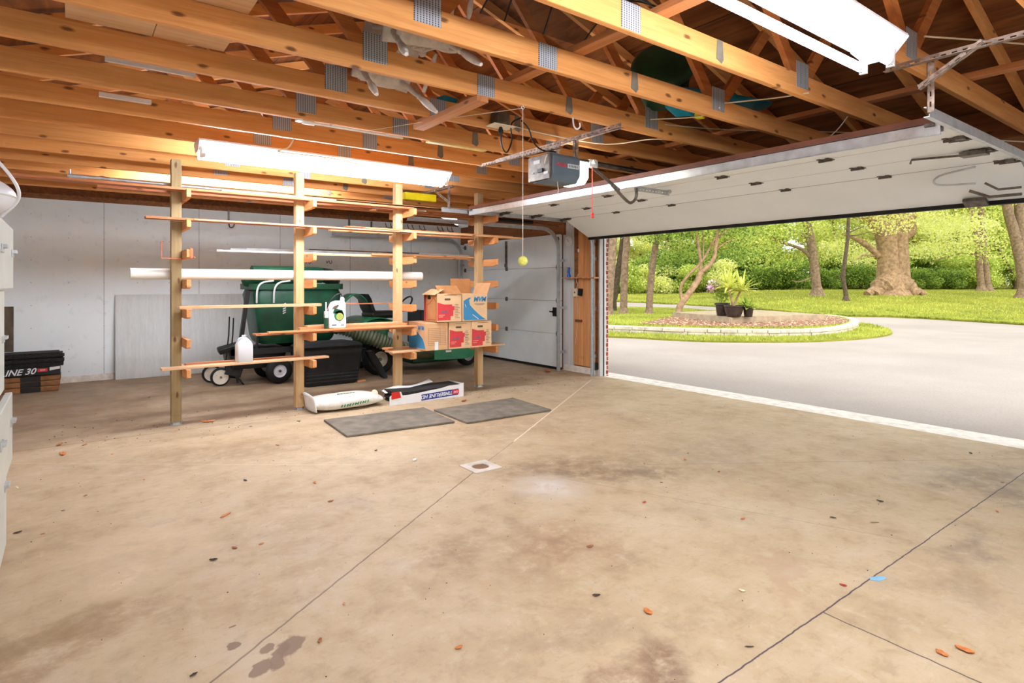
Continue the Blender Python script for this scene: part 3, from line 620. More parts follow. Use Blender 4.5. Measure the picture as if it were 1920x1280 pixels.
m = MB(); angle_iron(m, (3.55, 1.19, 2.38), (3.55, .92, 2.535), side=(0, 0, 1)); m.build('diagonal_brace', M_rust, r)
r = thing('track_hanger', 'perforated angle hanger above the rack boards, at the end of the far door track', 'hanger', (3.7, 6.25, 2.29))
m = MB(); angle_iron(m, (3.7, 6.15, 2.545), (3.7, 7.4, 2.545)); m.build('cross_angle', M_rust, r)
m = MB(); angle_iron(m, (3.7, 6.2, 2.29), (3.7, 6.2, 2.56), side=(0, 1, 0)); m.build('upright', M_rust, r)
m = MB(); angle_iron(m, (3.69, 6.24, 2.36), (3.69, 6.6, 2.55), side=(0, 0, 1)); m.build('diagonal_brace', M_rust, r)
# ---------------------------------------------------------------- the open overhead door
d2 = thing('door_2', None, None, (5, 3.7, 2.2)); d2['kind'] = 'structure'
zt = 2.31; prof = [(4.02, zt), (4.555, zt), (5.09, zt), (5.615, zt-.01), (6.10, 2.055)]; YA, YZ = BY0-.02, BY1+.02
for k in range(4):
    (xa, za), (xb, zb) = prof[k], prof[k+1]; d = Vector((xb-xa, 0, zb-za)).normalized(); nn = Vector((-d.z, 0, d.x)); e = .003
    a = Vector((xa, 0, za))+d*e; b = Vector((xb, 0, zb))-d*e; th = .04
    m = MB(); P = [a, b, b+nn*th, a+nn*th]; m.add([(p.x, YA, p.z) for p in P]+[(p.x, YZ, p.z) for p in P], [(0,1,2,3),(7,6,5,4),(0,4,5,1)]); m.mi = 1
    n0 = [(p.x, YA, p.z) for p in P]+[(p.x, YZ, p.z) for p in P]; m.add(n0, [(2,6,7,3),(1,5,6,2),(3,7,4,0)])
    m.build('panel', [M_doorin2, M_brown], d2)
# faint rib lines on the panels, hinges along the joints
for k in range(1, 4):
    x, z = prof[k]
    for y in (YA+.1, 2.15, 3.03, 4.4, 5.27, YZ-.1):
        m = MB().box(x-.05, x+.05, y-.045, y-.02, z-.006, z).box(x-.05, x+.05, y+.02, y+.045, z-.006, z).box(x-.03, x+.03, y-.04, y+.04, z-.009, z-.003).cyl((x, y-.05, z-.012), (x, y+.05, z-.012), .009, n=8); m.build('hinge', M_dsteel, d2)
for k in range(0, 4):
    x, z = prof[k]; x += .03 if k == 0 else 0
    for y, s in ((YA, -1), (YZ, 1)):
        m = MB().cyl((x, y-s*.12, z-.02), (x, y+s*.06, z-.02), .008, n=8).cyl((x, y+s*.035, z-.02), (x, y+s*.055, z-.02), .022, n=14).obox((x, y-s*.05, z-.012), (.1, .05, .02)); m.build('roller', M_dsteel, d2, smooth=True)
m = MB().box(4.02, 4.075, YA, YZ, zt-.006, zt-.003).box(4.02, 4.026, YA, YZ, zt-.07, zt-.003).box(4.069, 4.075, YA, YZ, zt-.05, zt-.003).box(4.02, 4.035, YA, YZ, zt-.073, zt-.068); m.build('stiffening_strut', M_steel, d2)
xe, ze = prof[4]; m = MB().box(xe-.01, xe+.05, YA, YZ, ze-.03, ze+.035); m.build('bottom_seal', M_rubber, d2, bevel=.006)
m = MB().obox((xe-.06, BY0+.36, ze-.0), (.09, .16, .03), (0, .48, 0)); m.build('bottom_bracket', M_dsteel, d2, bevel=.003)
m = MB().tube(curve([(5.55, 1.5, 2.27), (5.6, 1.75, 2.24), (5.72, 1.8, 2.19), (5.75, 1.55, 2.17)]), .008, 8); m.build('locking_bar', M_steel, d2, smooth=True)
m = MB().tube([(5.85, 1.62, 2.13), (5.9, 1.5, 2.07), (5.9, 1.3, 2.07)], .012, 8).tube([(5.78, 1.5, 2.17), (5.8, 1.42, 2.11), (5.8, 1.28, 2.11)], .009, 8); m.build('lift_handle', M_dsteel, d2, smooth=True)
m = MB().tube([(5.02, 1.75, 2.27), (5.04, 1.75, 2.30), (5.06, 1.4, 2.28)], .008, 8).box(5.02, 5.12, 1.3, 1.45, 2.27, 2.30); m.build('side_latch', M_dsteel, d2)
# torsion spring tubes seen behind the header
r = thing('door_spring', 'long dark coil spring beside the closed side door track', 'spring', (4.9, 7.3, 2.33))
m = MB(); n = 60; m.tube([(5.75-.8*j/n/4, 7.15+.022*math.cos(j*PI/2), 2.33+.022*math.sin(j*PI/2)) for j in range(n*4)], .006, 5); m.build('coil', M_black, r, smooth=True)
MB().cyl((5.78, 7.15, 2.33), (XF-.04, 7.15, 2.3), .006, n=6).cyl((4.95, 7.15, 2.33), (4.95, 7.15, 2.6), .004, n=6).build('cable', M_dsteel, r)

# ---------------------------------------------------------------- door opener
OY = 3.70
r = thing('door_opener', 'dark grey garage door opener with lit lens hung from perforated angles', 'door opener', (3.2, OY, 2.2))
sec = [(-.145, .0), (-.1, -.055), (.1, -.055), (.145, 0), (.145, .14), (.12, .165), (-.12, .165), (-.145, .14)]
MB().prism(sec, .30, lambda a, b, c: (3.06+c, OY+a, 2.255+b)).build('motor_housing', plain('slate_grey_plastic', (92, 106, 116), .35, var=.06), r, bevel=.006)
m = MB().box(3.035, 3.06, OY-.135, OY+.135, 2.21, 2.41); m.build('back_plate', M_dsteel, r, bevel=.004)
MB().prism([(-.14, .0), (-.095, -.05), (.095, -.05), (.14, 0), (.14, .13), (-.14, .13)], .10, lambda a, b, c: (3.362+c, OY+a, 2.257+b)).build('light_lens', M_lens, r, bevel=.01)
m = MB().box(3.03, 3.034, OY-.02, OY+.06, 2.345, 2.375); m.build('warning_label', M_white, r)
m = MB().box(3.029, 3.034, OY-.12, OY-.07, 2.25, 2.27).box(3.029, 3.034, OY+.06, OY+.08, 2.27, 2.285); m.build('spec_label', M_white, r)
m = MB().box(3.02, 3.034, OY-.06, OY-.0, 2.27, 2.30); m.build('adjustment_port', M_black, r)
MB().tube(curve([(3.028, OY-.12, 2.40), (3.02, OY-.1, 2.36), (3.025, OY-.09, 2.33), (3.02, OY-.11, 2.38)]), .004, 6).build('control_wire', M_cord, r)
MB().box(3.22, 3.34, OY-.1475, OY-.1455, 2.31, 2.345).build('name_plate', M_file, r)
m = MB()
for k in range(6): m.box(3.232+.017*k, 3.240+.017*k, OY-.1485, OY-.1475, 2.318, 2.337).box(3.232+.017*k, 3.243+.017*k, OY-.1485, OY-.1475, 2.318+.009*(k % 2), 2.323+.009*(k % 2))
m.build('plate_marks', M_inkb, r)
m = MB()
for k in range(7): m.beam((3.10+.016*k, OY-.1465, 2.325-.001*k), (3.112+.016*k, OY-.1465, 2.347-.001*k), .002, .006, up=(1, 0, 0))
m.beam((3.10, OY-.1465, 2.318), (3.21, OY-.1465, 2.316), .002, .004); m.build('red_logo', M_redp, r)
m = MB()
for y in (OY-.12, OY+.12): angle_iron(m, (3.33, y, 2.41), (3.33, y, 2.56), side=(1, 0, 0))
m.build('hanger_strap', M_rust, r)
m = MB(); angle_iron(m, (3.33, 3.08, 2.555), (3.33, 4.72, 2.555), w=.036); m.build('support_angle', M_rust, r)
m = MB(); angle_iron(m, (3.10, 4.62, 2.47), (3.10, 3.5, 2.44), w=.034); m.build('back_angle', M_rust, r)
m = MB().box(3.3, 6.28, OY-.016, OY-.012, 2.405, 2.44).box(3.3, 6.28, OY+.012, OY+.016, 2.405, 2.44).box(3.3, 6.28, OY-.016, OY+.016, 2.437, 2.441); m.build('rail', M_dsteel, r)
MB().tube([(3.45, OY-.022, 2.43), (6.2, OY-.022, 2.43)], .006, 6).tube([(3.45, OY+.022, 2.43), (6.2, OY+.022, 2.43)], .006, 6).build('chain', M_black, r)
m = MB().box(3.58, 3.68, OY-.03, OY+.03, 2.385, 2.45).cyl((3.63, OY-.05, 2.43), (3.63, OY+.05, 2.43), .02, n=12); m.build('trolley', M_steel, r, bevel=.004)
m = MB().beam((3.64, OY, 2.39), (3.98, OY, 2.22), .008, .03).tube(curve([(3.9, OY, 2.25), (4.05, OY, 2.15), (4.13, OY, 2.12), (4.2, OY, 2.17), (4.21, OY, 2.26)]), .014, 8).cyl((3.9, OY-.02, 2.255), (3.9, OY+.02, 2.255), .01, n=8); m.build('pull_arm', M_dsteel, r, smooth=True)
m = MB(); angle_iron(m, (4.18, OY, 2.275), (4.68, OY, 2.275), w=.04, side=(0, -1, 0)); m.cyl((4.66, OY-.03, 2.27), (4.66, OY+.03, 2.27), .02, n=12); m.build('door_bracket', M_steel, r)
MB().tube([(3.62, OY-.02, 2.39), (3.62, OY-.02, 1.985)], .0035, 6).build('release_cord', M_redp, r)
MB().lathe([(.004, 0), (.014, .0), (.014, .014), (.009, .02), (.014, .026), (.014, .042), (.004, .042)], (3.62, OY-.02, 1.945), 14).build('release_handle', M_redp, r, smooth=True)
MB().tube([(3.15, OY-.1, 2.2), (3.16, OY-.1, 2.13), (3.155, OY-.09, 2.09)], .003, 6).build('aerial_wire', M_cord, r)
# outlet box and its black cord
r = thing('outlet_box', 'dark outlet box with pale plate screwed to a truss chord', 'outlet', (2.68, 3.77, 2.6))
MB().box(2.62, 2.74, 3.69, 3.782, 2.60, 2.70).build('box', M_barkd, r, bevel=.004)
MB().box(2.58, 2.78, 3.67, 3.79, 2.592, 2.60).build('cover_plate', M_cord, r)
MB().lathe([(.02, 0), (.022, .02), (.012, .05)], (2.68, 3.73, 2.542), 12).build('plug', M_black, r, smooth=True)
m = MB().tube(curve([(2.68, 3.73, 2.55), (2.69, 3.73, 2.45), (2.73, 3.72, 2.40), (2.78, 3.72, 2.5), (2.76, 3.70, 2.62), (2.84, 3.68, 2.68)]), .006, 8); tag(m.build('power_cord', M_black, smooth=True), 'black cord hanging in a loop under the outlet box', 'cord')
m = MB().tube(curve([(2.84, 3.68, 2.66), (2.9, 3.66, 2.6), (2.95, 3.66, 2.5), (3.04, 3.66, 2.45), (3.2, 3.68, 2.46)]), .006, 8); tag(m.build('power_cord', M_black, smooth=True), 'black cord running from the outlet box to the opener', 'cord')
# tennis ball on its string
r = thing('hanging_ball', 'yellow tennis ball hanging on a long white string from a truss', 'ball', (2.47, 3.2, 1.52))
MB().ball((2.47, 3.18, 1.53), .033, 20, 14).build('ball', M_ball, r, smooth=True)
MB().cyl((2.47, 3.18, 1.56), (2.47, 3.18, 2.565), .0022, n=6).build('string', M_string, r)
MB().tube([(2.47+.012*math.cos(a), 3.18, 2.575+.012*math.sin(a)) for a in [PI*2*k/10 for k in range(11)]], .003, 6).build('eye_hook', M_steel, r)
tag(MB().tube([(2.47, 3.18, 2.57), (2.1, 3.9, 2.575), (1.86, 4.42, 2.575)], .002, 5).build('guide_string', M_string), 'thin slack string running along under the chords from the eye hook', 'string')
tag(MB().tube(curve([(2.95, 3.2, 2.59), (2.95, 3.19, 2.53), (2.98, 3.19, 2.51), (3.01, 3.19, 2.53), (3.01, 3.19, 2.56)]), .006, 8).build('cup_hook', M_white, smooth=True), 'white cup hook under the chord right of the ball string', 'hook')

# ---------------------------------------------------------------- pier things
def px_wall(px, py): return onX(px, py, XF)
c = px_wall(1068, 452); r = thing('wall_thermometer', 'round white dial thermometer at the top of the pier', 'thermometer', tuple(c))
Mx = Matrix(((0, 0, -1), (0, 1, 0), (1, 0, 0)))
MB().lathe([(.001, 0), (.075, 0), (.078, .012), (.072, .022), (.066, .02), (.001, .02)], (c.x-.008, c.y, c.z), 28, Mx).build('dial', M_white, r, smooth=True)
MB().beam((c.x-.031, c.y-.02, c.z-.02), (c.x-.031, c.y+.03, c.z+.035), .004, .002).build('needle', M_black, r)
m = MB()
for k in range(12): a = PI*k/6; m.obox((c.x-.0295, c.y+.055*math.cos(a), c.z+.055*math.sin(a)), (.001, .012, .003), (a, 0, 0))
m.build('tick_marks', M_black, r)
z = px_wall(1080, 521).z; tag(MB().box(XF-.13, XF-.023, 6.27, 6.98, z-.012, z+.008).build('wall_shelf', M_planky, bevel=.002), 'narrow wooden shelf across the pier between the door tracks', 'shelf')
c = px_wall(1076, 519); r = thing('flashlight', 'blue flashlight standing on the narrow pier shelf', 'flashlight', (XF-.08, c.y+.03, z+.008))
y = c.y+.03; MB().lathe([(.02, 0), (.03, .0), (.031, .03), (.02, .055), (.018, .15), (.02, .16), (.001, .16)], (XF-.08, y, z+.009), 16).build('body', M_bluep, r, smooth=True)
MB().box(XF-.104, XF-.096, y-.006, y+.006, z+.08, z+.11).build('switch', M_black, r)
c = px_wall(1084, 548); r = thing('switch_box', 'grey switch box on the pier under the shelf', 'switch box', tuple(c))
MB().box(XF-.07, XF-.022, c.y-.04, c.y+.045, c.z-.065, c.z+.06).build('box', M_cord, r, bevel=.003); MB().box(XF-.08, XF-.07, c.y-.006, c.y+.006, c.z-.012, c.z+.014).build('toggle', M_black, r)
m = MB().obox((XF-.05, c.y-.1, c.z+.005), (.05, .06, .11), (.15, 0, 0)).tube([(XF-.06, c.y-.12, c.z+.04), (XF-.07, c.y-.17, c.z+.03)], .006, 6); tag(m.build('cable_clamp', M_black, bevel=.004), 'black wire clump on the plank beside the grey switch box', 'cable')
m = MB().tube(curve([(XF-.03, c.y-.0, c.z+.06), (XF-.03, c.y-.02, c.z+.12), (XF-.03, c.y+.01, c.z+.2), (XF-.03, c.y-.05, c.z+.3)]), .005, 6); tag(m.build('cable', M_cord, smooth=True), 'cream cable rising from the grey switch box', 'cable')
m = MB().tube(curve([(XF-.03, c.y-.0, c.z-.07), (XF-.03, c.y-.02, c.z-.3), (XF-.03, c.y-.0, c.z-.6), (XF-.03, c.y+.03, c.z-.8)]), .004, 6); tag(m.build('cable', M_cord, smooth=True), 'thin cream cable dangling below the grey switch box', 'cable')
c = px_wall(1098, 690); tag(MB().box(XF-.07, XF-.001, 6.31, 6.38, .09, .2).build('door_sensor', M_black, bevel=.004), 'black door sensor low on the pier by the track', 'sensor')
c = px_wall(1087, 469); tag(MB().box(XF-.03, XF-.0225, c.y-.015, c.y+.015, c.z-.03, c.z+.02).build('door_button', M_white, bevel=.002), 'small white button plate high on the pier plank', 'button')
c = px_wall(1088, 601); tag(MB().box(XF-.05, XF-.0225, c.y-.07, c.y+.07, c.z-.02, c.z+.02).build('nailed_block', M_header, bevel=.003), 'small dark wood block nailed across the pier planks', 'block')

# ---------------------------------------------------------------- lumber rack
PX = [.83, 2.015, 3.20, 4.385]; PY = 6.61; AZ = [.52+.284*k for k in range(7)]
RL = ['lumber rack post nearest the cabinets, greenish treated wood with seven arms', 'lumber rack post second from the left, beside the black bin', 'lumber rack post between the garden sprayer jug and the moving boxes', 'rightmost lumber rack post, behind the moving boxes']
for i, x in enumerate(PX):
    r = thing('rack_post', RL[i], 'rack post', (x, PY, 0), group='posts of the lumber rack')
    MB().box(x-.0445, x+.0445, PY-.0445, PY+.0445, .025, 2.588).build('post', M_postg if i == 0 else M_posty, r, bevel=.004)
    m = MB().box(x-.046, x+.046, PY-.046, PY+.046, 0, .004).box(x-.048, x-.045, PY-.03, PY+.03, 0, .03).box(x+.045, x+.048, PY-.03, PY+.03, 0, .03).box(x-.03, x+.03, PY-.03, PY+.03, 0, .025); m.build('post_base', M_steel, r)
    for k, z in enumerate(AZ):
        a = .34; sec = [(PY-a, z-.03), (PY-a+.07, z-.0445), (PY+a-.07, z-.0445), (PY+a, z-.03), (PY+a, z+.0445), (PY-a, z+.0445)]
        MB().prism(sec, .038, lambda p, q, c, x=x: (x+.0455+c, p, q)).build('arm', M_arm, r, bevel=.003)
def board(x0, x1, y, z, w, t, mat, label, tilt=0., yaw=0., n='board'):
    c = ((x0+x1)/2, y, z+t/2); m = MB().obox(c, (x1-x0, w, t), (0, -tilt, yaw)); return tag(m.build(n, mat, bevel=.002), label, 'board')
T = [z+.0455 for z in AZ]; YF = PY-.0445; YK = PY+.0445
B = board
# level 7 (top): long stack
B(-.42, 3.3, YF-.12, T[6], .14, .022, M_board2, 'long reddish board on the top rack level, reaching furthest left in front of the posts')
B(2.35, 4.95, YF-.10, T[6]+.024, .14, .02, M_board, 'orange board on the top rack level whose end passes the rightmost post')
B(.2, 2.9, YK+.06, T[6], .09, .03, M_board2, 'dark board behind the posts on the top rack level, ending left of the first post')
B(.9, 3.7, YK+.17, T[6], .06, .02, M_board, 'thin board at the back of the top rack level')
B(.75, 3.0, YK+.06, T[6]+.032, .07, .02, M_board3, 'pale board stacked on the dark one at the top rack level')
B(1.2, 3.9, YF-.14, T[6]+.024, .06, .018, M_board3, 'narrow pale strip on top of the front board, top rack level')
B(1.5, 3.6, YK+.06, T[6]+.054, .07, .016, M_board2, 'thin reddish strip lying highest behind the posts')
B(3.0, 4.4, YK+.08, T[6]+.0, .09, .02, M_board2, 'reddish board behind the third post on the top rack level')
m = MB().cyl((.08, YK+.06, T[6]+.09), (2.35, YK+.04, T[6]+.075), .013, n=12).cyl((.0, YK+.06, T[6]+.07), (.0, YK+.06, T[6]+.15), .008, n=8).cyl((-.02, YK+.06, T[6]+.09), (.12, YK+.06, T[6]+.09), .019, n=12)
for k in range(5): m.cyl((.3+.4*k, YK+.06-.0035*k, T[6]+.089-.0026*k), (.33+.4*k, YK+.06-.0035*k, T[6]+.089-.0026*k), .018, n=12)
tag(m.build('extension_pole', M_steel, smooth=True), 'silvery clamp pole lying on top of the highest rack boards', 'pole')
tag(MB().cyl((2.1, YK+.19, T[6]+.03), (3.7, YK+.16, T[6]+.05), .01, n=8).build('thin_pipe', M_pvc), 'thin white pipe among the top boards behind the posts', 'pipe')
tag(MB().cyl((.9, YK+.28, T[6]+.02), (3.4, YK+.27, T[6]+.02), .009, n=8).build('thin_pipe', M_pvc), 'thin white pipe furthest back on the top rack level', 'pipe')
# level 6
B(.56, 3.1, YF-.10, T[5], .12, .022, M_board2, 'long reddish board on the second highest rack level, left end past the first post')
B(2.7, 4.80, YF-.1, T[5]+.022, .14, .014, M_board, 'thin orange board on the second highest level, ending right of the last post')
B(3.1, 4.9, YF-.2, T[5], .1, .016, M_board3, 'pale board at the front edge of the second highest level, at its right end')
B(.95, 3.2, YF-.20, T[5], .05, .01, M_board3, 'thin pale strip along the front of the second highest level')
B(2.4, 4.6, YK+.08, T[5], .08, .02, M_board, 'board behind the posts on the second highest rack level')
B(2.5, 4.0, YF-.06, T[5]+.037, .08, .01, M_board2, 'thin reddish strip on top of the stack, second highest level')
# level 5: pipes and strips behind posts
m = MB().cyl((1.22, YK+.09, T[4]+.02), (3.1, YK+.09, T[4]+.02), .010, n=8); tag(m.build('thin_pipe', M_pvc), 'thin cream pipe behind the posts, ending left of the second post', 'pipe')
m = MB().box(1.52, 4.36, YK+.14, YK+.17, T[4]+.035, T[4]+.06); tag(m.build('metal_channel', M_steel), 'silvery metal channel above the cream pipe behind the posts', 'channel')
m = MB().box(1.36, 1.6, YK+.12, YK+.13, T[4]+.035, T[4]+.05); tag(m.build('metal_strip', M_steel), 'short silvery strip at the left end of the metal channel', 'strip')
B(2.1, 4.34, YK+.09, T[4]+.0, .05, .02, M_board3, 'pale thin board behind the posts just over the big white pipe')
B(2.2, 3.6, YK+.18, T[4]+.062, .05, .012, M_barkd, 'thin dark brown strip lying on the metal channel')
B(2.9, 4.36, YK+.04, T[4]+.02, .04, .02, M_board, 'orange strip behind the third post, over the big white pipe')
tag(MB().cyl((2.6, YK+.22, T[4]+.075), (4.37, YK+.22, T[4]+.06), .012, n=10).build('thin_pipe', M_pvc, smooth=True), 'thin white pipe highest in the bundle behind the third post', 'pipe')
# level 4: the big pipe
r = thing('drain_pipe', 'big white plastic pipe lying behind the posts across the rack', 'pipe', (2, YK+.07, T[3]))
m = MB(); m.lathe([(.054, 0), (.054, 3.12), (.050, 3.12), (.050, 0)], (.46, YK+.065, T[3]+.055), 32, Matrix(((0, 0, 1), (0, 1, 0), (-1, 0, 0))), cap=False); q = m.build('pipe', M_pvc, r, smooth=True)
tag(MB().box(2.1, 2.75, YK+.18, YK+.2, T[3]+.02, T[3]+.1).build('dark_strip', M_barkd), 'dark strip end showing just above the big white pipe', 'strip')
# level 3
B(.83, 2.2, YF-.1, T[2], .13, .028, M_board3, 'pale board alone on the middle rack level between the first two posts', yaw=.02)
B(2.4, 3.3, YK+.1, T[2], .06, .012, M_board2, 'thin dark board behind the third post on the middle level')
# level 2
B(1.50, 3.28, YF-.17, T[1], .14, .018, M_board2, 'front board of the sprayer jug stack, sticking out furthest left', yaw=.015)
B(1.62, 3.30, YF-.23, T[1]+.0185, .07, .018, M_board, 'narrow board on the front of the sprayer jug stack')
B(1.98, 3.25, YF-.07, T[1]+.019, .09, .036, M_board, 'thick orange board in the sprayer jug stack, against the posts')
B(2.06, 3.14, YF-.08, T[1]+.056, .07, .02, M_board3, 'pale narrow board on top of the sprayer jug stack')
B(2.1, 3.62, YK+.09, T[1], .12, .055, M_board, 'thick board behind the posts at the sprayer jug level')
# level 1
B(.68, 2.27, YF-.15, T[0], .12, .022, M_board3, 'pale board on the lowest rack level under the translucent jug', yaw=.03)
B(.9, 2.0, YF-.03, T[0]+.0, .05, .034, M_board2, 'dark reddish board behind the jug on the lowest level')
B(3.0, 4.62, YF-.13, T[0], .21, .02, M_board3, 'pale board under the moving boxes, front edge of the shelf')
B(3.1, 4.5, YK+.1, T[0], .18, .02, M_board, 'board under the back of the moving boxes behind the posts')
# ---------------------------------------------------------------- rack things
g = G('translucent_milk_plastic', .35); g.color(lin((238, 238, 240))); g.b.inputs['Transmission Weight'].default_value = .25; g.b.inputs['Subsurface Weight'].default_value = .2; M_jug = g.m
def rr(a, b, r, n=4):
    P = []
    for cx, cy, a0 in ((a-r, b-r, 0), (-a+r, b-r, 90), (-a+r, -b+r, 180), (a-r, -b+r, 270)):
        for k in range(n+1): q = math.radians(a0+90*k/n); P.append((cx+r*math.cos(q), cy+r*math.sin(q)))
    return P
def loft(m, rings):
    n = len(rings[0]); vs = [p for R in rings for p in R]; k = len(rings)
    m.add(vs, [(i*n+j, i*n+(j+1) % n, (i+1)*n+(j+1) % n, (i+1)*n+j) for i in range(k-1) for j in range(n)]+[tuple(reversed(range(n))), tuple((k-1)*n+j for j in range(n))]); return m
jx, jy, jz = 1.41, YF-.15, T[0]+.0225
r = thing('plastic_jug', 'translucent empty gallon jug on the lowest rack board', 'jug', (jx, jy, jz))
loft(MB(), [[(jx+x, jy+y, jz+z) for x, y in rr(a, b, .02)] for a, b, z in ((.07, .055, 0), (.076, .06, .01), (.076, .06, .17), (.066, .052, .2), (.035, .03, .235), (.022, .022, .245))]).build('body', M_jug, r, smooth=True)
MB().lathe([(.018, 0), (.018, .02), (.022, .02), (.022, .03), (.015, .03)], (jx, jy, jz+.24), 16).build('neck', M_jug, r, smooth=True)
MB().tube(curve([(jx-.06, jy-.02, jz+.2), (jx-.055, jy-.03, jz+.235), (jx-.02, jy-.02, jz+.25)]), .009, 8).build('handle', M_jug, r, smooth=True)
jx, jy, jz = 2.36, YF-.17, T[1]+.0375
r = thing('sprayer_jug', 'white weed killer jug with green label and side sprayer on the rack', 'sprayer jug', (jx, jy, jz))
sec = [(-.095, 0), (.085, 0), (.095, .02), (.09, .2), (.09, .27), (.075, .30), (.0, .305), (-.06, .285), (-.095, .22), (-.1, .1)]
MB().prism(sec, .1, lambda a, b, c: (jx+a, jy-.05+c, jz+b)).build('body', M_white, r, bevel=.012)
MB().prism([(-.07, .215), (-.045, .245), (.0, .26), (.005, .245), (-.03, .215)], .006, lambda a, b, c: (jx+a, jy-.055+c, jz+b)).build('handle_recess', M_barkd, r)
MB().lathe([(.02, 0), (.024, 0), (.024, .03), (.01, .05)], (jx+.065, jy, jz+.295), 14).build('cap', M_white, r, smooth=True)
MB().tube(curve([(jx+.065, jy, jz+.34), (jx+.04, jy-.01, jz+.38), (jx-.02, jy-.02, jz+.36), (jx-.08, jy-.03, jz+.3), (jx-.13, jy-.03, jz+.2)]), .006, 8).build('hose', M_black, r, smooth=True)
MB().lathe([(.001, 0), (.055, 0), (.055, .002), (.001, .002)], (jx+.01, jy-.0525, jz+.14), 28, Matrix(((1, 0, 0), (0, 0, -1), (0, 1, 0)))).build('label', M_mgreen, r)
MB().lathe([(.001, 0), (.04, 0), (.04, .002), (.001, .002)], (jx+.015, jy-.0545, jz+.13), 24, Matrix(((1, 0, 0), (0, 0, -1), (0, 1, 0)))).build('label_picture', M_leafy, r)
MB().prism([(-.06, .17), (.06, .15), (.045, .2), (-.04, .22)], .002, lambda a, b, c: (jx+a, jy-.0545+c, jz+b)).build('label_banner', M_green, r)
MB().box(jx-.07, jx-.02, jy-.052, jy-.0505, jz+.03, jz+.045).box(jx+.03, jx+.065, jy-.052, jy-.0505, jz+.03, jz+.04).build('small_print', M_inkb, r)
m = MB().lathe([(.001, 0), (.018, .005), (.022, .05), (.016, .12), (.018, .15), (.012, .17)], (jx-.13, jy-.03, jz), 14); m.build('sprayer_grip', M_green, r, smooth=True)
MB().box(jx-.145, jx-.11, jy-.05, jy-.01, jz+.12, jz+.19).cyl((jx-.128, jy-.03, jz+.18), (jx-.128, jy-.03, jz+.29), .008, n=10).build('sprayer_nozzle', M_white, r, bevel=.003)
# moving boxes
def carton(name, label, x, y, z, w, dp, h, mat, ang=0.):
    r = thing('moving_box', label, 'cardboard box', (x, y, z), ang)
    def part(n, m, mt, **k):
        off = r.location.copy(); r.location = (0, 0, 0); o = m.build(n, mt, r, **k); r.location = off; return o
    return r, part, w, dp, h
def smallbox(label, x, y, z, ang, w=.31, dp=.42, h=.325, full=False, letters='small'):
    r, part, *_ = carton('', label, x, y, z, w, dp, h, M_card2, ang)
    part('carton', MB().box(0, w, 0, dp, 0, h), M_card2, bevel=.003)
    k = w/.31; s = [(.0, .0), (.165*k, .0), (.165*k, .05), (.2*k, .05), (.2*k, .12), (.215*k, .12), (.215*k, .17), (.185*k, .17), (.185*k, .19), (.09*k, .19), (.0, .215)]
    part('red_panel', MB().prism([(a+.004, b+.02) for a, b in s], .0015, lambda a, b, c: (a, -.0018+c, b)), M_red)
    part('handle_hole', MB().prism([(w*.42+a, h*.8+b) for a, b in rr(.04, .012, .011)], .002, lambda a, b, c: (a, -.0022+c, b)), M_barkd)
    m = MB()
    for i in range(9): m.box(w*.72, w*(.86 if i % 3 else .92), -.001, 0, .045+.02*i, .051+.02*i)
    m.box(w*.3, w*.8, -.001, 0, h*.93, h*.945); part('printed_list', m, M_ink)
    part('white_lines', MB().box(.02, .1, -.0028, -.0018, .08, .086).box(.02, .08, -.0028, -.0018, .06, .066), M_card2)
    off = r.location.copy(); r.location = (0, 0, 0); rz = r.rotation_euler.copy(); r.rotation_euler = (0, 0, 0)
    text('lettering', letters, .042, frame((.09*k, -.0024, .125), (1, 0, 0), (0, 0, 1)), M_inkb, r, bold=.001); r.location = off; r.rotation_euler = rz
    return r, part
z0 = T[0]+.0205; zU = z0+.332
r, part, *_ = carton('', 'closed cardboard box with faint printed form, lowest left of the stack', 3.36, 6.19, z0, .3, .44, .33, M_card)
part('carton', MB().box(0, .3, 0, .44, 0, .325), M_card, bevel=.003)
m = MB()
for i in range(10): m.box(.03, .27, -.001, 0, .06+.022*i, .0625+.022*i)
m.box(.03, .032, -.001, 0, .06, .26).box(.19, .192, -.001, 0, .06, .26).box(.27, .272, -.001, 0, .06, .26); part('printed_form', m, M_ink)
part('paper_tape', MB().box(.12, .165, -.002, 0, 0, .1), M_white)
part('road_print', MB().prism([(.0, .0), (.42, .01), (.40, .05), (.36, .12), (.22, .2), (.12, .22), (.0, .22)], .0015, lambda a, b, c: (-.0016+c, .43-a, b+.01)), M_blue)
off = r.location.copy(); r.location = (0, 0, 0); text('lettering', 'MVM', .07, frame((-.002, .12, .26), (0, -1, 0), (0, 0, 1)), M_blue, r, shear=.2, bold=.002); r.location = off
smallbox('moving box with red print and dark handle slot, bottom row middle', 3.675, 6.18, z0, .0, w=.31)
smallbox('moving box with red print, bottom row right with a bright handle slot', 3.99, 6.17, z0, .01, w=.30)
# top left box: open flap, brown long side with house outline
r, part = smallbox('open moving box with raised flap on top of the stack, brown side with red stripe', 3.50, 6.17, zU, -.06, w=.33, dp=.36, h=.34)
part('side_print', MB().box(-.0018, 0, .0, .36, 0, .34), M_cardd)
part('red_stripe', MB().box(-.0032, -.0018, .30, .36, 0, .34), M_dred)
m = MB(); pts = [(.02, .03), (.27, .02), (.27, .2), (.2, .22), (.1, .29), (.02, .24), (.02, .03)]
for (a, b), (c, d) in zip(pts, pts[1:]): m.beam((-.0026, a, b), (-.0026, c, d), .0015, .006, up=(0, -(d-b), c-a))
part('house_outline', m, M_dred)
part('logo', MB().prism([(.17, .27), (.25, .27), (.25, .3), (.21, .325), (.17, .3)], .001, lambda a, b, c: (-.003+c, a, b)), M_black)
part('front_flap', MB().obox((.19, .08, .385), (.28, .2, .004), (.55, .0, -.1)), M_cardd)
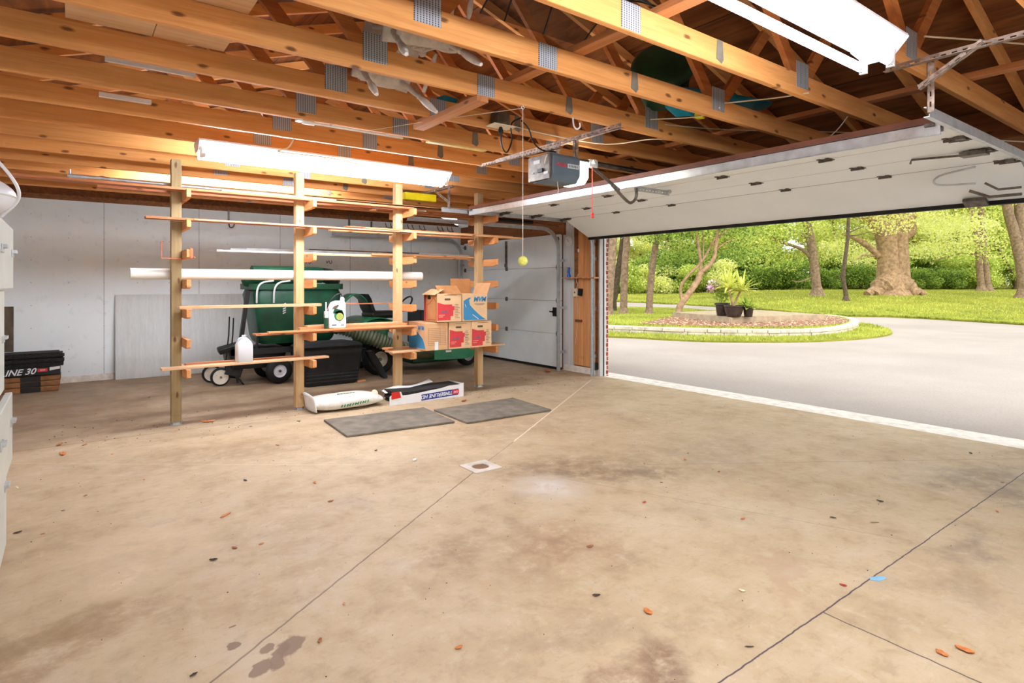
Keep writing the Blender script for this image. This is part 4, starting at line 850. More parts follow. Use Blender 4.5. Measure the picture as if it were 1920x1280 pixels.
part('left_flap', MB().obox((.03, .18, .36), (.14, .36, .004), (0, -.5, 0)), M_card)
# top right box: MVM road
r, part, *_ = carton('', 'moving box with blue road print and MVM lettering, top right of the stack', 3.845, 6.16, zU, .39, .34, .34, M_card2)
part('carton', MB().box(0, .37, 0, .34, 0, .335), M_card2, bevel=.003)
part('road_print', MB().prism([(.02, .03), (.035, .012), (.35, .012), (.27, .06), (.17, .14), (.11, .2), (.1, .26), (.13, .29), (.09, .285), (.05, .265), (.02, .25)], .0015, lambda a, b, c: (a, -.0017+c, b)), M_blue)
m = MB()
for (a, b), (c, d) in (((.04, .21), (.055, .17)), ((.15, .08), (.24, .02))): m.beam((a, -.0022, b), (c, -.0022, d), .0012, .006, up=(-(d-b), 0, c-a))
part('road_dashes', m, M_white)
off = r.location.copy(); r.location = (0, 0, 0); text('lettering', 'MVM', .085, frame((.255, -.002, .265), (1, 0, 0), (0, 0, 1)), M_blue, r, shear=.2, bold=.003)
r.location = off; part('small_print', MB().box(.18, .33, -.001, 0, .205, .211).box(.2, .31, -.001, 0, .192, .197), M_ink)
part('back_flap', MB().obox((.19, .34, .43), (.3, .004, .19), (-.1, 0, 0)), M_cardd)
part('side_flap', MB().obox((.40, .17, .40), (.004, .33, .15), (0, .35, 0)), M_card)
# orange clamp on the first post
m = MB().tube([(.72, YF-.03, 1.78), (.70, YF-.03, 1.78), (.70, YF-.03, 1.62), (.93, YF-.04, 1.62), (.96, YF-.2, 1.63)], .006, 8).box(.905, .93, YF-.3, YF-.28, 1.62, 1.71); tag(m.build('hook_bracket', M_copper, smooth=True), 'orange wire hook wrapped round the first rack post', 'hook')

# ---------------------------------------------------------------- panel and hooks on the back wall
r = thing('leaning_panel', 'large grey white board leaning on the back wall behind the mower', 'panel', (1.7, YB-.1, 0))
MB().obox((1.74, YB-.075, .61), (2.44, .018, 1.22), (-.07, 0, 0)).build('sheet', M_grayboard, r, bevel=.002)
HK = [(1040, 'a'), (730, 'b')]
for (px, lb) in [(728, 'leftmost of the rusty hooks along the back wall top'), (769, 'second rusty hook right of the third post, on the back wall top'), (791, 'third rusty hook right of the third post, on the back wall top'), (825, 'rusty hook fourth along, near the corner over the side door track'), (843, 'last rusty hook on the back wall, closest to the corner')]:
    p = onY(px, 424, YB-.03); x, z = p.x, 2.50
    m = MB().tube([(x-.05, YB-.012, z+.02), (x-.05, YB-.06, z-.06), (x-.04, YB-.12, z-.08), (x+.04, YB-.12, z-.08), (x+.05, YB-.06, z-.06), (x+.05, YB-.012, z+.02)], .007, 8); tag(m.build('wall_hook', M_brown, smooth=True), lb, 'hook')
for (px, py, lb) in [(429, 405, 'black steel hanger on the back wall between the first two posts'), (655, 412, 'black steel hanger on the back wall left of the third post'), (697, 425, 'black hanger with bent foot on the back wall')]:
    p = onY(px, py, YB-.03)
    m = MB().box(p.x-.012, p.x+.012, YB-.03, YB-.004, p.z-.12, p.z+.1).tube(curve([(p.x, YB-.03, p.z-.1), (p.x, YB-.1, p.z-.18), (p.x+.04, YB-.14, p.z-.18), (p.x+.06, YB-.14, p.z-.13)]), .01, 8); tag(m.build('wall_hanger', M_dsteel, smooth=True), lb, 'hanger')
# small hook-like marks on the wall behind the mower
for (px, py, lb) in [(616, 491, 'small black wire hook on the back wall, right of the second post'), (501, 503, 'small black wire hook just above the big pipe, left of the second post'), (577, 491, 'small black hook half hidden by an arm of the second post')]:
    p = onY(px, py, YB-.02); m = MB().tube(curve([(p.x-.03, YB-.004, p.z+.02), (p.x-.03, YB-.03, p.z-.02), (p.x, YB-.04, p.z+.02), (p.x+.02, YB-.04, p.z-.03), (p.x+.05, YB-.04, p.z-.01), (p.x+.05, YB-.03, p.z+.03)]), .005, 6); tag(m.build('wire_hook', M_black, smooth=True), lb, 'hook')
# ---------------------------------------------------------------- lawn machines behind the rack
def wheel(r, name, x, y, R, w, hubm, s=-1, hub=.5):
    Mx = Matrix(((1, 0, 0), (0, 0, 1), (0, -1, 0)))
    t = MB().lathe([(R*hub, -w/2), (R*.8, -w/2), (R*.97, -w*.32), (R, -w*.1), (R, w*.1), (R*.97, w*.32), (R*.8, w/2), (R*hub, w/2)], (x, y, R), 32, Mx, cap=False).build('tyre', M_rubber, r, smooth=True)
    h = MB().lathe([(.001, -w*.30), (R*.16, -w*.34), (R*.2, -w*.2), (R*.36, -w*.18), (R*hub*.9, -w*.34), (R*hub*1.02, -w*.42), (R*hub*1.02, w*.4), (.001, w*.4)], (x, y, R), 26, Mx, cap=False)
    h.build('wheel_hub', hubm, r, smooth=True)
    MB().lathe([(.001, 0), (R*.1, 0), (R*.1, .03), (.001, .03)], (x, y-w*.34-.0, R), 10, Matrix(((1, 0, 0), (0, 0, -1), (0, 1, 0)))).build('axle_nut', M_dsteel, r)
def rbox(m, x0, x1, y0, y1, z0, z1, tx=0., ty=0., r=.06):
    cx, cy = (x0+x1)/2, (y0+y1)/2; a, b = (x1-x0)/2, (y1-y0)/2; R = []
    for z, k in ((z0, .0), (z0+r*.4, r*.3), (z0+r, r*.5)): 
        e = r*.5-k; R.append([(cx+p, cy+q, z) for p, q in rr(a-tx-e, b-ty-e, r)])
    for z, e in ((z1-r, 0), (z1-r*.3, r*.25), (z1, r*.8)): R.append([(cx+p, cy+q, z) for p, q in rr(a-e, b-e, r)])
    return loft(m, R)
# leaf vacuum cart
r = thing('leaf_vacuum_cart', 'tall green leaf vacuum hopper on a small wheeled frame behind the rack', 'lawn vacuum', (2.6, 8.7, 0))
rbox(MB(), 1.98, 3.2, 8.42, 9.2, .55, 1.33, .08, .05, .1).build('hopper', M_green, r, smooth=True)
rbox(MB(), 1.96, 3.22, 8.40, 9.22, 1.30, 1.38, 0, 0, .08).build('hopper_rim', M_dkgreen, r, smooth=True)
MB().tube(curve([(2.0, 8.75, 1.38), (2.02, 8.7, 1.48), (2.5, 8.68, 1.53), (3.1, 8.68, 1.5), (3.15, 8.7, 1.38)]), [.1]*25, 16).build('top_duct', M_dkgreen, r, smooth=True)
MB().cyl((2.0, 8.66, 1.5), (2.62, 8.66, 1.5), .13, n=24).build('intake_drum', M_dkgreen, r, smooth=True)
MB().lathe([(.14, 0), (.15, .03), (.11, .1), (.11, .35)], (2.62, 8.66, 1.5), 20, Matrix(((0, 0, 1), (0, 1, 0), (-1, 0, 0)))).build('elbow', M_green, r, smooth=True)
m = MB()
for i in range(7): m.lathe([(.1, 0), (.112, .01), (.1, .02)], (2.98+i*.03, 8.62, 1.5-.01*i), 20, Matrix(((0, 0, 1), (0, 1, 0), (-1, 0, 0))))
m.build('ribbed_collar', M_black, r, smooth=True)
for x in (2.0, 2.22): MB().tube(curve([(x, 8.38, 1.12), (x, 8.34, 1.3), (x+.06, 8.34, 1.39), (x+.22, 8.4, 1.42)]), .012, 8).build('handle_bar', M_whitem, r, smooth=True)
m = MB()
for k in range(5): m.obox((2.36, 8.385, .98+.03*k), (.045, .006, .014), (0, -.5, 0))
m.build('vent_slots', M_whitem, r)
m = MB().box(1.72, 3.1, 8.5, 8.56, .42, .5).box(1.72, 3.1, 9.05, 9.11, .42, .5).box(1.72, 1.78, 8.5, 9.1, .42, .5); m.build('frame', M_black, r)
rbox(MB(), 1.7, 2.45, 8.55, 9.1, .22, .5, .03, .03, .05).build('engine_housing', M_black, r, smooth=True)
m = MB().beam((1.82, 8.56, .45), (1.93, 8.56, 1.28), .06, .05).beam((2.05, 8.6, .45), (2.08, 8.6, 1.1), .04, .03); m.build('upright_post', M_black, r)
MB().obox((1.72, 8.62, .52), (.3, .14, .08), (.2, -.25, 0)).build('hitch_cover', M_black, r, bevel=.015)
wheel(r, 'wheel', 2.32, 8.50, .175, .12, M_whitem); wheel(r, 'wheel', 2.32, 9.15, .175, .12, M_whitem)
# push cart with cream wheels left of the hopper
r = thing('lawn_spreader', 'small black wheeled spreader with cream hubs left of the green hopper', 'spreader', (1.8, 8.9, 0))
wheel(r, 'wheel', 1.62, 8.72, .125, .05, M_hub, hub=.78); wheel(r, 'wheel', 1.58, 9.1, .125, .05, M_hub, hub=.78)
m = MB().cyl((1.62, 8.7, .125), (1.58, 9.12, .125), .012, n=8).beam((1.6, 8.9, .13), (1.86, 8.9, .08), .05, .04).obox((1.78, 8.72, .2), (.2, .14, .14), (0, .3, 0)); m.build('chassis', M_black, r)
m = MB().beam((1.83, 8.68, .03), (1.78, 8.68, .28), .05, .02).beam((1.9, 8.68, .0), (1.83, 8.68, .1), .06, .02); m.build('stand_leg', M_black, r)
MB().tube([(1.68, 8.75, .2), (1.70, 8.6, .7), (1.70, 8.56, .94)], .009, 8).tube([(1.74, 8.75, .2), (1.75, 8.6, .7), (1.75, 8.56, .92)], .009, 8).build('handle', M_black, r, smooth=True)
# black ribbed bin
r = thing('grass_catcher_bin', 'black ribbed plastic bin standing behind the second rack post', 'bin', (3.0, 8.15, 0))
rings = []
for z, e in ((0, -.05), (.02, -.03), (.42, .035), (.46, .04), (.5, .015)): rings.append([(2.86+p, 8.12+q, z) for p, q in rr(.40+e, .24+e*.6, .07)])
loft(MB(), rings).build('tub', M_black, r, smooth=True)
m = MB()
for k in range(7): e = -.03+.16*(.05+.05*k)*.4; z = .05+.045*k; m.box(2.86-.36, 2.86+.36, 8.12-.245-e*.6-.004, 8.12-.22, z, z+.022)
m.build('ribs', M_rubber, r, bevel=.004)
rings = [[(2.86+p, 8.12+q, z) for p, q in rr(a, b, .08)] for z, a, b in ((.5, .43, .26), (.53, .44, .27), (.56, .4, .24), (.58, .3, .18))]
loft(MB(), rings).build('lid', M_rubber, r, smooth=True)
# ribbed hose
r = thing('vacuum_hose', 'thick ribbed grey green hose sagging from hopper to mower deck', 'hose', (3.8, 8.2, 0))
P = curve([(3.1, 8.45, .78), (3.4, 8.3, .66), (3.75, 8.2, .5), (4.05, 8.15, .38), (4.4, 8.2, .33), (4.66, 8.25, .33)], 16)
M_hose = plain('grey_green_hose', (92, 98, 72), .55, var=.15)
MB().tube(P, [.105+.012*(1 if i % 2 else -1) for i in range(len(P))], 20).build('ribbed_tube', M_hose, r, smooth=False)
MB().cyl(P[0], P[0]+(P[1]-P[0])*3, .125, n=20).build('collar', M_dkgreen, r, smooth=True)
# riding mower, front to the right
r = thing('riding_mower', 'green riding lawn mower parked behind the moving boxes', 'riding mower', (4.4, 8.8, 0))
wheel(r, 'wheel', 3.75, 8.42, .24, .2, M_hub); wheel(r, 'wheel', 3.75, 9.2, .24, .2, M_hub); wheel(r, 'wheel', 5.38, 8.48, .19, .14, M_steel, hub=.55); wheel(r, 'wheel', 5.38, 9.2, .19, .14, M_steel, hub=.55)
MB().box(3.7, 5.5, 8.7, 8.95, .22, .36).build('frame', M_black, r, bevel=.01)
def fender(u, v, y0, y1):
    a = PI*(.08+.84*u); return (3.75-.4*math.cos(a), y0+(y1-y0)*v, .52+.34*math.sin(a))
m = MB(); m.grid(lambda u, v: fender(u, v, 8.36, 9.26), 16, 4); m.build('rear_fender', M_mgreen, r, smooth=True, solid=.015)
rbox(MB(), 3.55, 4.0, 8.5, 9.1, .45, .84, .02, .02, .08).build('seat_pan', M_mgreen, r, smooth=True)
m = MB(); rbox(m, 3.72, 4.2, 8.58, 9.02, .84, .95, 0, 0, .05); m.build('seat_cushion', M_black, r, smooth=True)
loft(MB(), [[(x+p*.2, 8.8+q, z) for p, q in rr(.22, w, .1)] for x, w, z in ((3.78, .2, .92), (3.74, .22, 1.0), (3.69, .21, 1.15), (3.67, .15, 1.22))]).build('seat_back', M_black, r, smooth=True)
rbox(MB(), 4.62, 5.55, 8.56, 9.04, .38, .86, .02, .02, .09).build('hood', M_mgreen, r, smooth=True)
MB().box(4.55, 4.66, 8.56, 9.04, .4, .95).build('dashboard', M_black, r, bevel=.02)
MB().cyl((4.6, 8.8, .9), (4.42, 8.8, 1.04), .016, n=8).tube([(4.4+.17*math.cos(a)*.5, 8.8+.17*math.sin(a), 1.05+.17*math.cos(a)*.7) for a in [PI*2*k/20 for k in range(21)]], .014, 8).build('steering_wheel', M_black, r, smooth=True)
sec = [(-.5, .0), (.42, .0), (.5, .12), (.5, .42), (.35, .6), (-.3, .6), (-.5, .45)]
MB().prism([(a, b) for a, b in sec], .16, lambda a, b, c: (4.75+a*.9, 8.35+b*1.15, .12+c)).build('mower_deck', M_dkgreen, r, bevel=.03)
loft(MB(), [[(x, 8.24+q, .30+p*h) for p, q in rr(1., w, .05)] for x, w, h in ((4.55, .13, .11), (4.75, .15, .12), (5.1, .17, .125), (5.3, .15, .09), (5.36, .1, .06))]).build('discharge_chute', M_mgreen, r, smooth=True)
MB().box(4.74, 4.84, 8.075, 8.085, .30, .33).build('chute_label', M_white, r)
m = MB()
for x in (4.8, 4.95, 5.1, 5.2): m.cyl((x, 8.3, .42), (x, 8.3, .5), .008, n=6)
m.build('deck_bolts', M_steel, r)
MB().cyl((3.4, 8.5, .7), (3.4, 8.5, .72), .02, n=10).cyl((3.5, 8.5, .7), (3.5, 8.5, .72), .02, n=10).build('bolt_heads', M_steel, r)
# green dome lid and black flap seen between hopper and seat
m = MB(); m.grid(lambda u, v: (3.3+.42*u*1.1, 8.62+.3*v, .98+.24*math.sin(PI*(.15+.85*u))), 14, 6); tag(m.build('chute_cover', M_mgreen, smooth=True, solid=.02), 'curved green plastic cover between the hopper and the mower seat', 'cover')
m = MB(); m.add([], []); loft(m, [[(3.42+.06*k+p, 8.0+q, .42-.1*k) for p, q in rr(.05+.015*math.sin(k), .06, .03)] for k in range(5)]); tag(m.build('rubber_boot', M_rubber, smooth=True), 'black curved rubber flap leaning on the floor beside the bin', 'flap')
tag(MB().obox((3.28, 7.95, .012), (.14, .05, .02), (0, 0, .3)).build('wood_offcut', M_board), 'small orange wood offcut on the floor by the black bin', 'offcut')

# ---------------------------------------------------------------- left edge: filing cabinet and what is on it
r = thing('filing_cabinet', 'tall pale grey filing cabinet with drawers ajar at the left edge', 'cabinet', (-.5, 3.6, 0))
MB().box(-.90, -.300, 3.2, 3.97, .02, 1.66).box(-.88, -.34, 3.22, 3.95, 0, .03).build('body', M_file, r, bevel=.004)
for i, (z0_, z1_, x) in enumerate(((1.35, 1.655, -.235), (.83, 1.34, -.27), (.47, .815, -.238), (.04, .46, -.262))):
    dd = MB().box(x-.03, x, 3.2, 3.985, z0_, z1_).box(-.7, x-.03, 3.24, 3.94, z0_+.02, z1_-.06).build('drawer', M_file, r, bevel=.004); zh = (1.53, 1.1, .68, .36)[i]
    MB().box(x, x+.006, 3.85, 3.95, zh-.022, zh+.014).box(x, x+.02, 3.86, 3.94, zh-.004, zh+.012).build('handle', M_steel, dd, bevel=.002)
    MB().box(x, x+.006, 3.3, 3.4, zh-.022, zh+.014).box(x, x+.02, 3.31, 3.39, zh-.004, zh+.012).build('handle', M_steel, dd, bevel=.002)
r = thing('padded_bag', 'white padded bag with thin strap piled on the filing cabinet', 'bag', (-.37, 3.6, 1.66))
MB().ball((-.36, 3.55, 1.765), (.165, .22, .095), 24, 14).build('lower_cushion', M_whitem, r, smooth=True)
MB().ball((-.44, 3.5, 1.92), (.165, .2, .10), 24, 14, Euler((0, .5, 0)).to_matrix()).build('upper_cushion', M_whitem, r, smooth=True)
MB().tube(curve([(-.4, 3.42, 2.03), (-.29, 3.42, 1.95), (-.205, 3.45, 1.84), (-.188, 3.5, 1.76), (-.25, 3.55, 1.68)]), .007, 8).build('strap', M_white, r, smooth=True)
m = MB().tube([(-.36+.166*math.cos(a), 3.55+.221*math.sin(a), 1.765) for a in [PI*2*k/24 for k in range(25)]], .004, 6); m.build('piping', M_file, r, smooth=True)

# shingle bundles by the back wall, left
zz = 0.
M_wrap = plain('brown_bundle_wrap', (142, 98, 58), .85, var=.2, sc_=12)
for i in range(3):
    x0 = -1.05; x1 = -.115+.01*i; r = thing('shingle_bundle', ['bottom brown wrapped shingle bundle by the back wall', 'second brown wrapped shingle bundle by the back wall', 'third brown wrapped bundle, right under the black TIMBERLINE one'][i], 'shingle bundle', (-.6, 9.85, zz))
    MB().box(x0, x1, 9.62, 9.96, zz, zz+.068).build('wrap', M_wrap, r, bevel=.012)
    MB().box(-.5, -.3, 9.617, 9.62, zz+.004, zz+.064).build('printed_band', M_black, r)
    zz += .07
r = thing('shingle_bundle', 'black wrapped shingle bundle with white slanted lettering on the left stack', 'shingle bundle', (-.6, 9.8, zz))
MB().box(-1.05, -.10, 9.60, 9.95, zz, zz+.11).build('wrap', M_black, r, bevel=.012)
text('lettering', 'TIMBERLINE 30', .105, frame((-.70, 9.598, zz+.05), (1, 0, .03), (0, 0, 1)), M_white, r, shear=.35, bold=.002)
MB().box(-.33, -.23, 9.596, 9.60, zz+.05, zz+.09).build('red_logo', M_red, r)
text('logo_lettering', 'GAF', .03, frame((-.28, 9.5945, zz+.07), (1, 0, 0), (0, 0, 1)), M_white, r)
MB().prism([(-.21, .06), (-.105, .075), (-.105, .11), (-.21, .1)], .003, lambda a, b, c: (a, 9.597+c, zz+b)).build('white_tab', M_white, r); zz += .112
for i in range(3):
    m = MB(); 
    for k in range(4): m.obox((-.57+.012*math.sin(3*k+i), 9.78+.01*k, zz+.008+.014*k), (1.0-.01*k*i, .34, .012), (0, 0, .01*math.sin(k*2+i)))
    tag(m.build('shingle_bundle', M_shingle), ['loose black shingles directly on the lettered black bundle', 'loose black shingles in the middle of the left stack', 'topmost loose black shingles of the left stack'][i], 'shingle bundle'); zz += .058
m = MB().obox((-.66, 9.9, zz+.3), (.16, .03, .58), (-.03, .0, 0)); tag(m.build('dark_board', M_barkd, bevel=.004), 'dark upright board standing on the left shingle stack', 'board')

# ---------------------------------------------------------------- bag, open shingle bundle and mats on the floor
r = thing('sand_bag', 'plump white and green sack lying on the floor beside the second post', 'sack', (2.45, 6.36, 0), math.radians(2))
r.rotation_euler = (0, 0, 0)
def sack(u, v):
    a = 2*PI*v; x = 2.07+.76*u; w = .19*(1-.12*math.cos(2*PI*u)); h = .082*(math.sin(PI*min(max(u*.86+.1, 0), 1)))**.45
    if u < .06: h *= .9
    pinch = 1 if u > .04 else .25+.75*u/.04
    return (x, 6.38+w*math.copysign(abs(math.cos(a))**.7, math.cos(a)), .084+h*math.copysign(abs(math.sin(a))**.8, math.sin(a))*(1 if math.sin(a) > 0 else .98)+.006*math.sin(9*u+5*v))
m = MB(); m.grid(sack, 34, 24); m.build('sack', plain('woven_sack', (222, 216, 204), .75, var=.1, sc_=16, bump=.3), r, smooth=True, merge=True)
m = MB(); m.grid(lambda u, v: (2.075-.03*u-.02*math.sin(PI*v), 6.19+.38*v, .02+.16*u+.03*math.sin(PI*v*1.0)*u), 5, 12); m.build('sewn_end', M_white, r, smooth=True, solid=.006)
m = MB()
for k in range(11):
    x = 2.34+.03*k; yy = 6.38-.19*(1-.12*math.cos(2*PI*(x-2.07)/.76))-.001; m.obox((x, yy+.003, .062+.002*k), (.012, .006, .03), (0, .45, 0))
    if k in (2, 5, 8): m.obox((x+.012, yy+.003, .062+.002*k), (.02, .006, .008), (0, 0, 0))
m.build('green_print', M_mgreen, r)
m = MB()
for k in range(6): m.obox((2.36+.035*k, 6.34, .1665-.0008*abs(k-2)), (.026, .014, .006), (0, 0, .1*k))
m.build('top_print', M_mgreen, r)
r = thing('open_shingle_bundle', 'torn white and blue shingle bundle lying on the floor next to the sack', 'shingle bundle', (3.33, 6.32, 0))
m = MB()
for k in range(7): m.obox((3.42+.01*math.sin(k*2), 6.335, .02+.0185*k), (.88, .33, .015), (0, -.012, .006*math.sin(k*3)))
m.build('shingles', M_shingle, r)
m = MB(); pts = [(.0, .0), (.98, .0), (.98, .165), (.9, .15), (.78, .15), (.66, .13), (.5, .12), (.4, .11), (.25, .1), (.16, .1), (.14, .145), (.06, .14), (0, .1)]
m.prism(pts, .004, lambda a, b, c: (2.88+a, 6.152+c-.012*b, b+.002)); m.build('white_wrapper', M_white, r)
MB().box(3.856, 3.86, 6.155, 6.5, .002, .16).build('end_wrapper', M_white, r)
m = MB(); m.grid(lambda u, v: (2.95+.62*u, 6.40+.12*v, .10+.075*u+.02*math.sin(7*u)*v+.012*v), 14, 4); m.build('torn_flap', M_white, r, smooth=True, solid=.004)
MB().prism([(3.28, .015), (3.78, .03), (3.78, .105), (3.28, .085)], .001, lambda a, b, c: (a, 6.1495+c-.012*b, b)).build('blue_band', M_navy, r)
text('lettering', 'TIMBERLINE HD', .06, frame((3.49, 6.148, .06), (-1, 0, -.03), (0, 0, -1)), M_white, r, shear=.2, bold=.001)
MB().box(3.70, 3.79, 6.1475, 6.149, .04, .098).build('red_logo', M_red, r)
text('logo_lettering', 'GAF', .035, frame((3.745, 6.1468, .07), (-1, 0, 0), (0, 0, -1)), M_white, r)
MB().prism([(2.9, .07), (3.02, .08), (3.0, .15), (2.9, .15)], .001, lambda a, b, c: (a, 6.1475+c-.012*b, b)).build('red_print', M_redp, r)
tag(MB().ball((2.83, 6.45, .1), (.04, .05, .05), 12, 8).build('crumpled_wrap', M_cord, smooth=True), 'crumpled scrap of wrapping between the sack and the torn bundle', 'scrap')
def mat_(pix, label, h=.022):
    P = [onZ(a, b, h) for a, b in pix]; m = MB().prism([(p.x, p.y) for p in P], h, lambda a, b, c: (a, b, c+.0005)); return tag(m.build('floor_mat', M_slab, bevel=.006), label, 'mat')
mat_([(650, 816), (853, 789), (795, 763), (607, 786)], 'dark flat mat on the floor nearer the first posts, left of the pair')
mat_([(876, 791), (1034, 767), (962, 745), (813, 767)], 'dark flat mat on the floor, right of the pair')
# floor drain
c = onZ(901, 875, 0); r = thing('floor_drain', 'white square floor drain surround with round opening', 'drain', (c.x, c.y, 0))
m = MB(); n = 32; vs = []; fs = []
def sq(a): 
    k = .118/max(abs(math.cos(a)), abs(math.sin(a))); return (k*math.cos(a), k*math.sin(a))
for i in range(n):
    a = 2*PI*i/n+PI/4; x, y = sq(a)
    vs += [(c.x+x, c.y+y, 0), (c.x+x, c.y+y, .006), (c.x+.068*math.cos(a), c.y+.068*math.sin(a), .006), (c.x+.064*math.cos(a), c.y+.064*math.sin(a), .001)]
for i in range(n):
    j = (i+1) % n
    for k in range(3): fs.append((i*4+k, j*4+k, j*4+k+1, i*4+k+1))
m.add(vs, fs); m.build('surround', M_stone, r)
MB().lathe([(.0, .001), (.063, .001), (.063, .0015), (.0, .0015)], (c.x, c.y, 0), 28).build('drain_opening', M_cardd, r)
m = MB()
for k in range(5): m.beam((c.x-.055, c.y-.04+.02*k, .003), (c.x+.055, c.y-.04+.02*k, .003), .006, .002)
m.build('grate', M_slab, r)
# ---------------------------------------------------------------- outside: drive, lawns, island
xs = [6.73]+list(np.linspace(7.2, 60, 90))+[70, 85, 100, 120]; ys = list(np.linspace(-60, 60, 100))
m = MB(); vs = [(x, y, ground(x, y)) for y in ys for x in xs]; n = len(xs)
m.add(vs, [(j*n+i, j*n+i+1, (j+1)*n+i+1, (j+1)*n+i) for j in range(len(ys)-1) for i in range(n-1)])
o = world_origin(m.build('driveway', M_asph, smooth=True)); tag(o, 'pale grey asphalt driveway in front of the garage, curving round the island', 'driveway')
EDGE = [(1040, 566), (1150, 566), (1205, 568), (1270, 571), (1350, 576), (1422, 581), (1490, 588), (1561, 594), (1660, 595), (1780, 601), (1920, 610), (2100, 622), (2400, 640)]
et = []; ed = []
for a, b in EDGE:
    p = gHit(a, b); et.append(tt(a)); ed.append(SA*p.x+CA*p.y)
def lawn(u, v):
    t = .07+1.23*u; d0 = float(np.interp(t, et, ed)); d = d0+(100-d0)*v**2.2; x = d*(SA+CA*t); y = d*(CA-SA*t)
    return (x, y, ground(x, y)+.03)
o = MB().grid(lawn, 110, 46).build('lawn', M_grass, smooth=True); world_origin(o); q = o.modifiers.new('turf', 'SOLIDIFY'); q.thickness = .12; q.offset = -1; tag(o, 'wide bright green lawn beyond the driveway under the trees', 'lawn', kind='stuff')
pl = [(1000, 641), (1135, 633), (1300, 641), (1450, 643), (1560, 640), (1640, 634), (1672, 627), (1666, 619), (1640, 612), (1608, 605), (1560, 600), (1480, 594), (1300, 584), (1100, 577), (1000, 578), (950, 600)]
P = [gHit(a, b) for a, b in pl]; P = curve(P+[P[0]], 4)[:-1]
o = world_origin(MB().prism([(p.x, p.y) for p in P], .05, lambda a, b, c: (a, b, -.04+c)).build('island_grass', M_grass)); tag(o, 'grass strip round the outside of the low stone ring', 'grass', kind='stuff')
zi = .15
ring = [onZ(a, b, 0) for a, b in [(1000, 612), (1060, 617), (1135, 622), (1220, 626), (1300, 629), (1380, 630.5), (1450, 631), (1520, 630), (1570, 626), (1600, 619), (1609, 611.5), (1596, 604.5), (1560, 599), (1500, 594)]]
ring = curve(ring, 6)
back = [onZ(a, b, zi) for a, b in [(1422, 583), (1350, 580), (1300, 578), (1250, 576), (1150, 574), (1060, 574), (1000, 580)]]
ctr = onZ(1350, 600, 0)
poly = [(p.x+(ctr.x-p.x)*.0+.16*(ctr-p).normalized().x, p.y+.16*(ctr-p).normalized().y) for p in ring[2:]]+[(p.x, p.y) for p in back]
o = world_origin(MB().prism(poly, zi+.1, lambda a, b, c: (a, b, -.1+c)).build('raised_grass', M_grass)); tag(o, 'raised grass patch behind the stone ring under the left tree trunks', 'grass', kind='stuff')
mp = [onZ(a, b, zi+.03) for a, b in [(1196, 606), (1225, 601), (1262, 593), (1330, 587), (1450, 588), (1545, 591), (1578, 596), (1590, 600), (1585, 604.5), (1555, 608.5), (1500, 611.5), (1450, 612.5), (1380, 612), (1300, 610.5), (1225, 608)]]
o = world_origin(MB().prism([(p.x, p.y) for p in curve(mp+[mp[0]], 4)[:-1]], .06, lambda a, b, c: (a, b, zi-.03+c)).build('mulch_bed', M_mulch)); tag(o, 'brown bark mulch bed with pale chips round the wooden deck', 'mulch', kind='stuff')
m = MB(); random.seed(3)
for course in range(2):
    acc = .2*course; i = 0; L = [0]
    for a, b in zip(ring, ring[1:]): L.append(L[-1]+(b-a).length)
    def at_len(s):
        k = max(j for j in range(len(L)) if L[j] <= s+1e-6); k = min(k, len(ring)-2); return ring[k].lerp(ring[k+1], (s-L[k])/(L[k+1]-L[k]))
    while acc < L[-1]-.5:
        w = random.uniform(.28, .62); a = at_len(acc); b = at_len(min(acc+w, L[-1]-.01)); d = (b-a).normalized(); mid = (a+b)/2; h = .095+random.uniform(-.006, .006)
        inw = Vector((-d.y, d.x, 0)); m.obox((mid.x+inw.x*(.13-.02*course), mid.y+inw.y*(.13-.02*course), -.01+.05+course*.1), ((b-a).length-.012, .27+random.uniform(-.03, .03), h), (random.uniform(-.02, .02), 0, math.atan2(d.y, d.x))); acc += w
o = m.build('stone_ring', M_stone, bevel=.012); tag(o, 'low curved wall of pale stone blocks round the mulch island', 'stone wall')
# deck platform
zd = .36; fr = onZ(1369, 594.5, zd); lf = onZ(1262, 584.5, zd); rt = onZ(1546, 589, zd); bk = lf+rt-fr; cx = (fr+bk)/2
r = thing('garden_deck', 'low weathered wooden deck platform in the middle of the island', 'deck', (cx.x, cx.y, .15))
m = MB()
for i in range(12):
    a = fr.lerp(rt, i/12); b = lf.lerp(bk, i/12); a2 = fr.lerp(rt, (i+.94)/12); b2 = lf.lerp(bk, (i+.94)/12); m.prism([(a.x, a.y), (a2.x, a2.y), (b2.x, b2.y), (b.x, b.y)], .035, lambda p, q, c: (p, q, zd-.035+c))
m.build('deck_boards', M_deckw, r)
for a, b in ((fr, rt), (lf, fr), (rt, bk), (bk, lf)):
    m = MB(); m.beam((a.x, a.y, .25), (b.x, b.y, .25), .04, .2); m.build('side_board', M_deckw, r)
